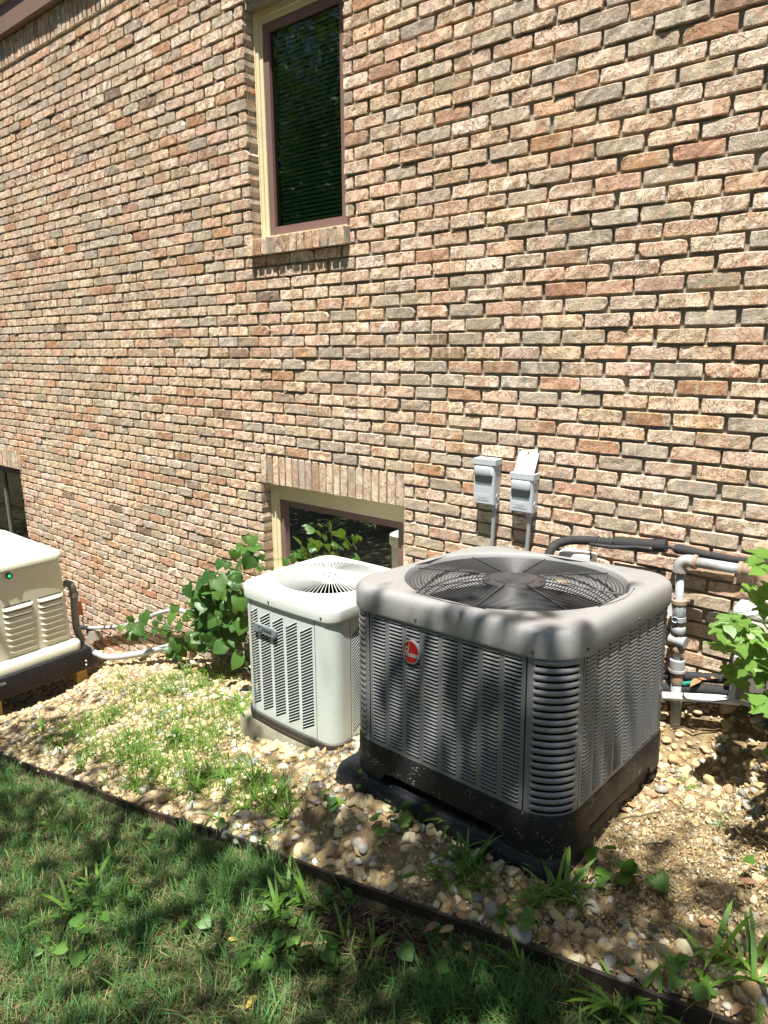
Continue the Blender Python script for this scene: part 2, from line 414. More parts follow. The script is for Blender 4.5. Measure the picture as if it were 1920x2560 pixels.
def arc(c, r, a0, a1, n, plane='xz', k=0.0):
    out = []
    for i in range(n+1):
        a = a0+(a1-a0)*i/n; u, v = r*math.cos(a), r*math.sin(a)
        out.append({'xz': (c[0]+u, c[1], c[2]+v), 'xy': (c[0]+u, c[1]+v, c[2]), 'yz': (c[0], c[1]+u, c[2]+v)}[plane])
    return out
def bez(pts, n=24):
    """smooth curve through points (Catmull-Rom)"""
    P = [np.array(p, float) for p in pts]; P = [2*P[0]-P[1]]+P+[2*P[-1]-P[-2]]; out = []
    m = len(P)-3
    for i in range(m):
        a, b, c, d = P[i:i+4]
        for t in np.linspace(0, 1, max(2, n//m), endpoint=False):
            out.append(.5*((2*b)+(-a+c)*t+(2*a-5*b+4*c-d)*t*t+(-a+3*b-3*c+d)*t**3))
    out.append(P[-2]); return out
def text_mb(body, size, shear=0.0, extrude=.001, bold=0.0):
    cu = bpy.data.curves.new('lettering', 'FONT'); cu.body = body; cu.size = size; cu.shear = shear; cu.extrude = extrude; cu.offset = bold
    cu.align_x = 'CENTER'; cu.align_y = 'CENTER'; cu.resolution_u = 3
    ob = bpy.data.objects.new('lettering', cu); COL.objects.link(ob)
    dg = bpy.context.evaluated_depsgraph_get(); me = bpy.data.meshes.new_from_object(ob.evaluated_get(dg))
    V = [v.co[:] for v in me.vertices]; F = [tuple(p.vertices) for p in me.polygons]
    bpy.data.objects.remove(ob, do_unlink=True); bpy.data.meshes.remove(me); bpy.data.curves.remove(cu)
    return MB().add(V, F)

# ================================================================== GROUND
def sheet(name, x0, x1, ylo, yhi, nx, ny, mat, bumpy=0.004):
    xs = np.linspace(x0, x1, nx)
    V = []
    for j in range(ny+1):
        t = j/ny
        lo = ylo(xs) if callable(ylo) else np.full(nx, ylo); hi = yhi(xs) if callable(yhi) else np.full(nx, yhi)
        ys = lo+(hi-lo)*t
        V.append(np.stack([xs, ys, ground(xs, ys)+bumpy*hnoise(xs*3, ys*3)], 1))
    V = np.concatenate(V); i = np.arange(nx-1); F = []
    for j in range(ny):
        a = j*nx+i; F.append(np.stack([a, a+1, a+1+nx, a+nx], 1))
    return tag(link(name, mesh_np(name, V, np.concatenate(F), mat, True)), kind='structure')
bed = sheet('gravel_bed', -9, 3, lambda x: edge_y(x)+.004, 0.2, 300, 50, 'dirt')
lawn = sheet('lawn', -9, 3, -4.5, lambda x: edge_y(x)-.004, 300, 60, 'soil')
# the yard around, out to the horizon
def yard():
    V = []; F = []
    ring = [(-9, -4.5), (3, -4.5), (3, .2), (-9, .2)]
    xs = [-120, -60, -30, -16, -12, -9, -6, -3, 0, 3, 6, 12, 30, 60, 120]; ys = [-120, -60, -30, -16, -10, -7, -4.5, -1.5, .2]
    for y in ys:
        for x in xs: V.append((x, y, float(ground(min(max(x, -9), 3), max(y, -4.5)))-(0.004 if True else 0)+0.01*max(0, -y-4.5)*0.2))
    nx = len(xs)
    for j in range(len(ys)-1):
        for i in range(nx-1):
            if xs[i] >= -9 and xs[i+1] <= 3 and ys[j] >= -4.5: continue
            a = j*nx+i; F.append((a, a+1, a+1+nx, a+nx))
    tag(link('ground', mesh_np('ground', V, F, 'soil', True)), kind='structure')
yard()

# ================================================================== BRICK HOUSE
house = thing('brick_house', 'house wall of weathered cream, red and grey bricks with raked joints', 'house', (0, 0, 0))
BL, CH, JT = 0.2032, 0.0677, 0.0118
WX0, WX1 = -9.0, 2.4
RECESS = .0195
OPEN = {'up': (-2.865, -2.098, 0.545, 1.768), 'low': (-2.885, -1.694, -1.62, -0.976), 'far': (-7.9, -6.545, -2.20, -1.285)}
LINT = (-2.885, -1.694, -0.976, -0.785); LINTF = (-7.9, -6.50, -1.285, -1.095); SILL = (-2.868, -2.07, 0.432, 0.545)
BLOCK = [OPEN['up'], OPEN['low'], OPEN['far'], LINT, LINTF, SILL]
NXB, NZB = 6, 2
def brick_template():
    G = [(i, j) for j in range(NZB+1) for i in range(NXB+1)]
    idx = {g: k for k, g in enumerate(G)}
    B = [(i, 0) for i in range(NXB)]+[(NXB, j) for j in range(NZB)]+[(i, NZB) for i in range(NXB, 0, -1)]+[(0, j) for j in range(NZB, 0, -1)]
    F = []
    for j in range(NZB):
        for i in range(NXB): F.append((idx[i, j], idx[i+1, j], idx[i+1, j+1], idx[i, j+1]))
    n0 = len(G); nb = len(B)
    for k in range(nb):
        k2 = (k+1) % nb; a, b = idx[B[k]], idx[B[k2]]
        F.append((b, a, n0+k, n0+k2)); F.append((n0+k2, n0+k, n0+nb+k, n0+nb+k2))
    u = np.array([(i/NXB*2-1, j/NZB*2-1) for i, j in G]); ub = np.array([(i/NXB*2-1, j/NZB*2-1) for i, j in B])
    return u, ub, np.array(F), np.array([idx[b] for b in B])
TU, TB, TF, TBI = brick_template(); NG, NB_ = len(TU), len(TB); NV = NG+2*NB_
def make_bricks(spec, jit=1.0):
    """spec rows: cx, cz, L, H, depth, proud  -> verts (N,NV,3), loc, rnd, edge"""
    S = np.asarray(spec, float); N = len(S); L, H = S[:, 2], S[:, 3]
    V = np.zeros((N, NV, 3)); loc = np.zeros((N, NV, 3)); edge = np.zeros((N, NV))
    ins = .0030
    cu, cv = 1-(ins*2/L)[:, None], 1-(ins*2/H)[:, None]
    gx = TU[None, :, 0]*(L/2)[:, None]*cu; gz = TU[None, :, 1]*(H/2)[:, None]*cv
    gy = rng.normal(0, .0011*jit, (N, NG))
    # silhouette ring with wobble, rounded and sometimes broken corners
    bx = TB[None, :, 0]*(L/2)[:, None]; bz = TB[None, :, 1]*(H/2)[:, None]
    corner = (np.abs(TB[:, 0]) > .99) & (np.abs(TB[:, 1]) > .99)
    wob = rng.normal(0, .0010*jit, (N, NB_)); bz = bz+wob*np.sign(TB[None, :, 1]); bx = bx+rng.normal(0, .0012*jit, (N, NB_))*(np.abs(TB[None, :, 0]) > .99)
    chip = np.where(corner[None, :], .0022+np.where(rng.random((N, NB_)) < .08, rng.random((N, NB_))*.009, 0)*jit, 0)
    bx = bx-np.sign(TB[None, :, 0])*chip; bz = bz-np.sign(TB[None, :, 1])*chip*.7
    gx[:, TBI] = np.where(np.abs(gx[:, TBI]) > np.abs(bx)-ins, np.sign(bx)*(np.abs(bx)-ins), gx[:, TBI])
    gz[:, TBI] = np.where(np.abs(gz[:, TBI]) > np.abs(bz)-ins, np.sign(bz)*(np.abs(bz)-ins), gz[:, TBI])
    tilt = rng.normal(0, .006*jit, N)[:, None]; tiltv = rng.normal(0, .02*jit, N)[:, None]
    V[:, :NG, 0] = gx; V[:, :NG, 2] = gz; V[:, :NG, 1] = gy+tilt*gx+tiltv*gz
    V[:, NG:NG+NB_, 0] = bx; V[:, NG:NG+NB_, 2] = bz; V[:, NG:NG+NB_, 1] =   .0028+tilt*bx+tiltv*bz+np.abs(rng.normal(0, .0008, (N, NB_)))
    V[:, NG+NB_:, 0] = bx; V[:, NG+NB_:, 2] = bz; V[:, NG+NB_:, 1] = S[:, 4][:, None]
    loc[:] = V
    edge[:, TBI] = .55; edge[:, NG:] = 1.0
    rot = rng.normal(0, .004*jit, N)[:, None]
    x, z = V[:, :, 0].copy(), V[:, :, 2].copy()
    V[:, :, 0] = x-rot*z+S[:, 0][:, None]; V[:, :, 2] = z+rot*x+S[:, 1][:, None]; V[:, :, 1] += S[:, 5][:, None]*(V[:, :, 1] < S[:, 4][:, None]-1e-6)
    rnd = np.repeat(rng.random(N)[:, None], NV, 1)
    return V, loc, rnd, edge
def joined(V, loc, rnd, edge):
    N = len(V); F = (TF[None]+(np.arange(N)*NV)[:, None, None]).reshape(-1, 4)
    return V.reshape(-1, 3), F, dict(loc=loc.reshape(-1, 3), rnd=rnd.ravel(), edge=edge.ravel())
spec = []
for k in range(-32, 46):
    cz = -k*CH; zt, zb = cz+CH/2, cz-CH/2
    if zt > 2.160: continue
    off = 0.0 if k % 2 else BL/2
    cuts = [(a, b) for a, b, c, d in BLOCK if zb+CH*.5 > c and zt-CH*.5 < d]
    n0 = int((WX0-off)/BL)-1; n1 = int((WX1-off)/BL)+1
    for i in range(n0, n1):
        a = off+i*BL+rng.normal(0, .003); b = off+(i+1)*BL
        segs = [(max(a, WX0), min(b, WX1))]
        for (c, d) in cuts:
            ns = []
            for (p, q) in segs:
                if q <= c or p >= d: ns.append((p, q)); continue
                if p < c: ns.append((p, c+JT/2))
                if q > d: ns.append((d-JT/2, q))
            segs = ns
        for (p, q) in segs:
            if q-p < .03: continue
            deep = .036
            for (c, d) in cuts:
                if abs(q-c) < .02 or abs(p-d) < .02: deep = .088
            spec.append((.5*(p+q), cz+rng.normal(0, .0012), q-p-JT, CH-JT+rng.normal(0, .001), deep, rng.normal(0, .0022)))
spec = np.array(spec)
V, loc, rnd_, edge = make_bricks(spec)
# the 300 bricks that show largest, each its own part; the rest in one part
px, py, pz = proj(np.stack([spec[:, 0], np.zeros(len(spec)), spec[:, 1]], 1))
size = np.where((px > 12) & (px < 1908) & (py > 8) & (py < 1500) & (pz > .3), spec[:, 2]*spec[:, 3]/pz**2, 0)
hid = (px > 900) & (px < 1680) & (py > 1380); size[hid] = 0
big = np.argsort(-size)[:300]; rest = np.setdiff1d(np.arange(len(spec)), big)
for i in big:
    c = np.array([spec[i, 0], 0, spec[i, 1]])
    o = link('brick', mesh_np('brick', V[i]-c, TF, 'brick', False, dict(loc=loc[i], rnd=rnd_[i], edge=edge[i])), house); o.location = c
v_, f_, a_ = joined(V[rest], loc[rest], rnd_[rest], edge[rest])
tag(link('brick_courses', mesh_np('brick_courses', v_, f_, 'brick', False, a_), house), kind='stuff')
def rowbricks(x0, x1, z0, z1, n, depth, jit=1.0):
    p = (x1-x0)/n
    return [(x0+p*(i+.5), (z0+z1)/2, p-.0085, z1-z0-.006, depth, rng.normal(0, .0015)) for i in range(n)]
def stand_up(V, loc):
    return V, loc[:, :, [2, 1, 0]]
# mortar body behind the bricks, with the openings cut out
mb = MB()
xs = sorted({WX0, WX1, *[v for o in OPEN.values() for v in o[:2]]}); zs = sorted({-3.9, 2.36, *[v for o in OPEN.values() for v in o[2:]]})
for i in range(len(xs)-1):
    for j in range(len(zs)-1):
        cx, cz = (xs[i]+xs[i+1])/2, (zs[j]+zs[j+1])/2
        if any(a < cx < b and c < cz < d for a, b, c, d in OPEN.values()): continue
        mb.quad((xs[i], RECESS, zs[j]), (xs[i+1], RECESS, zs[j]), (xs[i+1], RECESS, zs[j+1]), (xs[i], RECESS, zs[j+1]))
for a, b, c, d in OPEN.values():
    e = .006
    mb.quad((a-e, RECESS, c), (a-e, .14, c), (a-e, .14, d), (a-e, RECESS, d)); mb.quad((b+e, RECESS, c), (b+e, .14, c), (b+e, .14, d), (b+e, RECESS, d))
    mb.quad((a, RECESS, d+e), (b, RECESS, d+e), (b, .14, d+e), (a, .14, d+e)); mb.quad((a, RECESS, c-e), (b, RECESS, c-e), (b, .14, c-e), (a, .14, c-e))
mb.build('mortar', 'mortar', house)
# soldier lintel over the basement window, rowlock sill under the upper window, top soldier course
def soldier(name, x0, x1, z0, z1, n, parts=True, depth=.088):
    lin = MB().box((x0, .012, z0+.004), (x1, .07, z1), 0).build(name, 'mortar', house)
    Vs, ls, rs, es = make_bricks(rowbricks(x0, x1, z0, z1, n, depth), .8)
    ls = ls[:, :, [2, 1, 0]]
    if parts:
        for i in range(n):
            link('brick', mesh_np('brick', Vs[i], TF, 'brick', False, dict(loc=ls[i], rnd=rs[i], edge=es[i])), lin)
    else:
        v2, f2, a2 = joined(Vs, ls, rs, es); tag(link('bricks', mesh_np('bricks', v2, f2, 'brick', False, a2), lin), kind='stuff')
    return lin
soldier('lintel', *LINT, 20)
soldier('lintel', *LINTF, 23, False)
soldier('soldier_course', WX0, WX1, 2.155, 2.345, 190, False, .03)
sill = MB().box((SILL[0], -.030, SILL[2]+.012), (SILL[1], .085, SILL[3]-.02)).build('sill', 'mortar', house)
ns = 13; pw = (SILL[1]-SILL[0])/ns
Vs, ls, rs, es = make_bricks([(SILL[0]+pw*(i+.5), (SILL[2]+.001+SILL[3])/2, pw-.007, .095, .13, 0) for i in range(ns)], 1.3)
for i in range(ns):
    q = Vs[i].copy(); q[:, 1] -= .040; q[:, 2] -= (.006+(q[:, 1]+.04)*-.10)        # slopes down to the front
    link('brick', mesh_np('brick', q, TF, 'brick', False, dict(loc=ls[i][:, [2, 1, 0]], rnd=rs[i], edge=es[i])), sill)

def frame_mb(x0, x1, z0, z1, wx, wt, wb, y0, y1):
    m = MB()
    m.box((x0, y0, z0), (x0+wx, y1, z1)); m.box((x1-wx, y0, z0), (x1, y1, z1))
    m.box((x0+wx, y0+.0005, z1-wt), (x1-wx, y1, z1)); m.box((x0+wx, y0+.0005, z0), (x1-wx, y1, z0+wb)); return m
def window(op, parent, tw, tt, tb, sw, blind, trim='cream_trim', sash='brown_trim', mull=False):
    x0, x1, z0, z1 = op; x0 -= .004; x1 += .004; z1 += .004
    m = frame_mb(x0, x1, z0, z1, tw*.62, tt*.55, tb*.7, .082, .16)
    m2 = frame_mb(x0+tw*.62, x1-tw*.62, z0+tb*.7, z1-tt*.55, tw*.38, tt*.45, tb*.3, .092, .16)
    m.v += m2.v; m.f += [tuple(i+m.n for i in f) for f in m2.f]; m.n += m2.n
    m.box((x0+.01, .076, z0+.004), (x0+.018, .0825, z1-.004))           # bead
    wdw = m.build('window', trim, parent)
    sx0, sx1, sz0, sz1 = x0+tw, x1-tw, z0+tb, z1-tt
    frame_mb(sx0+.001, sx1-.001, sz0+.001, sz1-.001, sw, sw, sw*1.05, .098, .15).build('sash', sash, wdw)
    if mull: MB().box(((sx0+sx1)/2-.02, .10, sz0+sw), ((sx0+sx1)/2+.02, .13, sz1-sw)).build('mullion', 'pvc_dark', wdw)
    g0, g1, h0, h1 = sx0+sw-.004, sx1-sw+.004, sz0+sw-.004, sz1-sw+.004
    MB().quad((g0, .118, h0), (g1, .118, h0), (g1, .118, h1), (g0, .118, h1)).build('pane', 'glass', wdw)
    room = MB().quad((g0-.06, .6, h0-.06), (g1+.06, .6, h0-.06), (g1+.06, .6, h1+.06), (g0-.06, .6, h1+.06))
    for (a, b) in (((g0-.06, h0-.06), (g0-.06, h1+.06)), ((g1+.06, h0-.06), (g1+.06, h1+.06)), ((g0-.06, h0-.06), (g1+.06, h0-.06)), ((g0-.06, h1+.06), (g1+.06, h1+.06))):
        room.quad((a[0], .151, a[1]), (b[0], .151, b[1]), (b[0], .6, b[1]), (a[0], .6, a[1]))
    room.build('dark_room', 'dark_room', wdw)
    if blind:
        n = int((h1-h0)/.024)
        sl_ = MB().box((g0, -.010, -.0008), (g1, .010, .0008)).xf(lambda x, y, z: (x, y*.5-z*.87, y*.87+z*.5))
        so_ = sl_.build('blind_slat', 'window_blind', wdw); so_.location = (0, .165, h0+.012)
        for i in range(1, n):
            o2 = so_.copy(); COL.objects.link(o2); o2.parent = wdw; o2.location = (0, .165, h0+.012+i*.024)
        MB().tube([(g0+.14, .150, h0), (g0+.14, .150, h1)], .0012, 5).build('blind_cord', 'window_blind', wdw)
    return wdw
window(OPEN['up'], house, .066, .068, .018, .044, True)
window(OPEN['low'], house, .074, .120, .05, .042, False)
window(OPEN['far'], house, .05, .04, .04, .06, False, 'badge_dark', 'badge_dark', True)
# fascia and the overhanging boarded storey above
fas = MB().box((WX0, -.048, 2.347), (WX1, .10, 2.535), .004).build('fascia_board', 'fascia_brown', house)
for i in range(4):
    MB().box((WX0, -.075-.006*i, 2.537+i*.16), (WX1, .10, 2.537+i*.16+.155), .006).build('siding_board', 'siding', house)

def bw(m, name, mat, parent, smooth=False, auto=None):
    """build from world coordinates under an unrotated thing (or its part)"""
    p = parent
    while p.parent is not None: p = p.parent
    off = np.array(p.location); m.v = [V-off for V in m.v]
    return m.build(name, mat, parent, smooth, auto)

# ================================================================== CONDENSING UNITS
def rsq(h, r, nc=7, nsd=7):
    """rounded square outline, counter-clockwise from the front side's left end"""
    P = []
    for k in range(4):
        a = k*math.pi/2; ca, sa = math.cos(a), math.sin(a)
        loc_ = [(-(h-r)+2*(h-r)*i/nsd, -h) for i in range(nsd)]+[(h-r+r*math.sin(b), -h+r-r*math.cos(b)) for b in np.linspace(0, math.pi/2, nc, endpoint=False)]
        P += [(x*ca-y*sa, x*sa+y*ca) for x, y in loc_]
    return np.array(P)
def loft(m, rings, close_top=False):
    n = len(rings[0]); V = np.concatenate([np.asarray(r_, float) for r_ in rings]); F = []
    for i in range(len(rings)-1):
        for j in range(n):
            k = (j+1) % n; F.append((i*n+j, i*n+k, (i+1)*n+k, (i+1)*n+j))
    if close_top: F.append(tuple((len(rings)-1)*n+j for j in range(n)))
    return m.add(V, F)
def ring3(P, z): return np.column_stack([P, np.full(len(P), z) if np.isscalar(z) else z])
def circ_like(P, r):
    a = np.arctan2(P[:, 1], P[:, 0]); return np.column_stack([r*np.cos(a), r*np.sin(a)])
def copy4(o, parent, ks=(1, 2, 3)):
    for k in ks:
        c = o.copy(); COL.objects.link(c); c.parent = parent; c.rotation_euler = (0, 0, k*math.pi/2)
        for ch in [x for x in bpy.data.objects if x.parent == o]:
            d = ch.copy(); COL.objects.link(d); d.parent = c
def rot_of(yaw, tx, ty):
    return (Matrix.Rotation(tx, 3, 'X') @ Matrix.Rotation(ty, 3, 'Y') @ Matrix.Rotation(yaw, 3, 'Z'))

# ---- grey unit
BH = .137; H = GU['H']; h = GU['W']/2; c = .1276
Rm = rot_of(GU['yaw'], GU['tx'], GU['ty'])
gl = Vector((GU['c'][0], GU['c'][1], GU['z'])) + Rm @ Vector((0, 0, -BH))
gu = thing('air_conditioner', 'large grey louvered condensing unit with black wire fan guard and round red badge', 'air conditioner', gl, Rm.to_euler())
z0, z1 = BH, BH+H
# side panel with columns of pressed louvers
NC = 8; sw_ = 2*(h-c); cp = (sw_-.012)/NC; m = MB(); cols = []
m.box((-sw_/2+.001, -h-.001, z0), (sw_/2-.001, -h+.003, z0+.018)); m.box((-sw_/2+.001, -h-.001, z1-.03), (sw_/2-.001, -h+.003, z1))
for i in range(NC+1):
    xc = -sw_/2+.006+i*cp; wl = .010
    a = max(xc-wl, -sw_/2+.001); b = min(xc+wl, sw_/2-.001)
    m.box((a, -h-.0005, z0+.018), (b, -h+.003, z1-.03))
pan = m.build('side_panel', 'grey_metal', gu)
pit = .01335; nl = int((z1-.03-z0-.018)/pit); pit = (z1-.03-z0-.018)/nl
for i in range(NC):
    a = -sw_/2+.006+i*cp+.009; b = -sw_/2+.006+(i+1)*cp-.009; m = MB()
    for k in range(nl):
        zt = z1-.03-k*pit; zb = zt-pit*.44
        m.add([(a, -h, zt), (b, -h, zt), (b-.003, -h-.0045, zb), (a+.003, -h-.0045, zb), (b-.003, -h-.0035, zb-.0008), (a+.003, -h-.0035, zb-.0008), (b-.002, -h+.004, zt-.002), (a+.002, -h+.004, zt-.002), (a, -h, zb), (b, -h, zb)],
              [(0, 1, 2, 3), (3, 2, 4, 5), (5, 4, 6, 7), (0, 3, 8), (1, 9, 2)])
    m.build('louver_column', 'grey_metal', pan)
copy4(pan, gu)
# louvered corner posts
m = MB(); nb = 22; pz = (H-.012)/nb
def cpt(a, d, z): return (h-c+(c+d)*math.sin(a), -h+c-(c+d)*math.cos(a), z)
def strip(a0, a1, n, zz):
    A = np.linspace(a0, a1, n+1); V = []; F = []
    for a in A:
        for (z, d) in zz: V.append(cpt(a, d, z))
    k = len(zz)
    for i in range(n):
        for j in range(k-1): F.append((i*k+j, (i+1)*k+j, (i+1)*k+j+1, i*k+j+1))
    m.add(V, F)
sl0, sl1 = R(11), R(79)
strip(R(1.8), sl0, 3, [(z0, 0), (z1, 0)]); strip(sl1, R(88.2), 3, [(z0, 0), (z1, 0)])
strip(sl0, sl1, 8, [(z0, 0), (z0+.010, 0)])
for k in range(nb):
    zb = z0+.010+k*pz; f = .36*pz
    # opening zb..zb+f, then a rounded band
    for (aa, bb, shr) in ((sl0, sl1, 0),):
        strip(sl0, sl1, 8, [(zb+f, -.006), (zb+f-.001, .0015), (zb+f+pz*.16, .0035), (zb+f+pz*.38, .003), (zb+pz, 0)])
    for (a, s_) in ((sl0, 1), (sl1, -1)):         # rounded slot ends
        m.add([cpt(a, 0, zb), cpt(a+s_*R(3.2), 0.0005, zb), cpt(a, 0, zb+f)], [(0, 1, 2)])
        m.add([cpt(a, 0.0004, zb+f), cpt(a+s_*R(3.2), 0.001, zb+f), cpt(a, 0.0004, zb)], [(0, 1, 2)])
post = m.build('corner_post', 'grey_metal', gu, smooth=True)
copy4(post, gu)
# skirt with raised middle between the feet
P = rsq(h+.006, c+.004, 9, 24); P2 = rsq(h-.004, c-.006, 9, 24)
zb = []
for x, y in P:
    s_ = min(abs(x), abs(y)); on = max(abs(x), abs(y)) > h
    zb.append(.040*(1-float(sstep(h-.215, h-.185, s_))) if on else 0.0)
zb = np.array(zb)
m = loft(MB(), [ring3(P2, zb), ring3(P, zb), ring3(P, np.maximum(zb+.012, .05)), ring3(P, .128), ring3(rsq(h+.002, c, 9, 24), .139), ring3(P2, .139)])
m.build('base_pan', 'black_plastic', gu, auto=50)
# coil and inner tub
loft(MB(), [ring3(rsq(h-.022, c-.02), z0-.01), ring3(rsq(h-.022, c-.02), z1)]).build('coil', 'coil', gu, smooth=True)
MB().box((-h+.03, -h+.03, .05), (h-.03, h-.03, .06)).build('floor_pan', 'dark_inside', gu)
# top cap
def cr(hh, rr, z): return ring3(rsq(hh, rr, 9, 8), z)
P9 = rsq(h, c, 9, 8); RO = .418
rings = [cr(h-.004, c-.004, z1-.018), cr(h+.010, c+.008, z1-.020), cr(h+.013, c+.010, z1-.012), cr(h+.013, c+.010, z1+.040), cr(h+.011, c+.010, z1+.054), cr(h+.005, c+.008, z1+.066), cr(h-.005, c+.004, z1+.074), cr(h-.017, c, z1+.0775), cr(h-.025, c-.004, z1+.078), cr(h-.045, c-.01, z1+.0785)]
mixr = lambda t, z: ring3(rsq(h-.045, c-.01, 9, 8)*(1-t)+circ_like(P9, RO+.018)*t, z)
rings += [mixr(.5, z1+.080), mixr(.92, z1+.081), mixr(1.0, z1+.081), ring3(circ_like(P9, RO+.006), z1+.076), ring3(circ_like(P9, RO), z1+.066), ring3(circ_like(P9, RO-.004), z1-.02), ring3(circ_like(P9, RO-.03), z1-.06)]
cap = loft(MB(), rings).build('top_cap', 'grey_cap', gu, auto=35)
zt = z1+.062
m = MB()
for i in range(22):
    r_ = .122+i*(.402-.122)/21; zz = zt+.006*(1-(r_/.40)**2)
    m.tube([(r_*math.cos(a), r_*math.sin(a), zz) for a in np.linspace(0, 2*math.pi, 73)], .0021, 6, caps=False)
grd = m.build('fan_guard', 'wire_black', gu, smooth=True)
for k in range(8):
    a = k*math.pi/4+.22
    mm = MB().tube([(r_*math.cos(a), r_*math.sin(a), zt+.013*(1-(r_/.42)**2)+.002) for r_ in np.linspace(.10, .414, 8)], .0025, 6)
    mm.build('spoke', 'wire_black', grd, smooth=True)
MB().lathe([(0.0001, zt+.015), (.074, zt+.015), (.079, zt+.013), (.081, zt+.009), (.112, zt+.008), (.120, zt+.004), (.121, zt-.006)], 40).build('hub', 'wire_black', gu, auto=35)
fan = MB().lathe([(.055, z1-.02), (.055, z1-.16), (.0001, z1-.16)], 20).build('fan_motor', 'dark_inside', gu, smooth=True)
for k in range(3):
    V_ = []; 
    for i, r_ in enumerate(np.linspace(.06, .385, 6)):
        for j, t in enumerate(np.linspace(-.5, .5, 5)):
            a = k*2*math.pi/3+2.62+t*(.62+.15*i/5)+.05*i
            V_.append((r_*math.cos(a), r_*math.sin(a), z1-.115+t*-.09*(1-.3*i/5)))
    F_ = [(i*5+j, i*5+j+1, i*5+j+6, i*5+j+5) for i in range(5) for j in range(4)]
    MB().add(V_, F_).build('fan_blade', 'blade', fan, smooth=True)
# badge
bx_, bz_ = -.122, z0+H*.776
bd = MB(); 
def disc(m, rx, rz, y0, y1, cx=0, cz=0, n=36):
    m.prism([(cx+rx*math.cos(a), cz+rz*math.sin(a)) for a in np.linspace(0, 2*math.pi, n, endpoint=False)], y0, y1)
disc(bd, .038, .043, -.013, -.002); bdo = bd.build('badge', 'silver', gu); bdo.location = (bx_, -h, bz_)
bd = MB(); disc(bd, .034, .039, -.0142, -.012); bd.build('badge_face', 'badge_red', bdo)
def on_front(m, dx, dz, d, rot=0.0):
    ca, sa = math.cos(rot), math.sin(rot)
    return m.xf(lambda x, y, z: (dx+x*ca-y*sa, -d-z, dz+x*sa+y*ca))
on_front(text_mb('R', .050, .12), -.018, -.002, .0147).build('lettering', 'silver', bdo)
on_front(text_mb('heem', .0275, .08, bold=.0006), .0105, -.009, .0147).build('lettering', 'silver', bdo)
MB().tube([(-.0095, -.0147, .000), (-.006, -.0147, .034)], .0012, 5).build('lettering', 'silver', bdo)
scr = []
for k, (x, y) in enumerate([(-.10, -h-.0135), (.36, -h-.0135), (.0, 0)]):
    if k < 2: o = MB().lathe([(.0001, -.004), (.004, -.004), (.005, 0)], 10, (x, y, z1+.003), 'y').build('screw', 'dark_steel', gu)
for y in (-.34, .05, .38): MB().lathe([(.0001, .004), (.004, .004), (.005, 0)], 10, (h+.0135, y, z1+.003), 'x').build('screw', 'dark_steel', gu)

# black plastic pad under the grey unit
pl = gl + Rm @ Vector((0, 0, -.073))
pad = thing('equipment_pad', 'black plastic pad with rounded corners under the grey condensing unit', 'equipment pad', pl, (Rm @ Matrix.Rotation(R(2.2), 3, 'Z')).to_euler())
hp = h+.020
m = loft(MB(), [ring3(rsq(hp+.012, .05), 0), ring3(rsq(hp+.010, .05), .012), ring3(rsq(hp, .05), .055), ring3(rsq(hp-.008, .045), .068), ring3(rsq(hp-.02, .04), .072)], True)
padm = m.build('slab', 'pad_plastic', pad, auto=40)
padm.location = (-.042, -.004, 0)

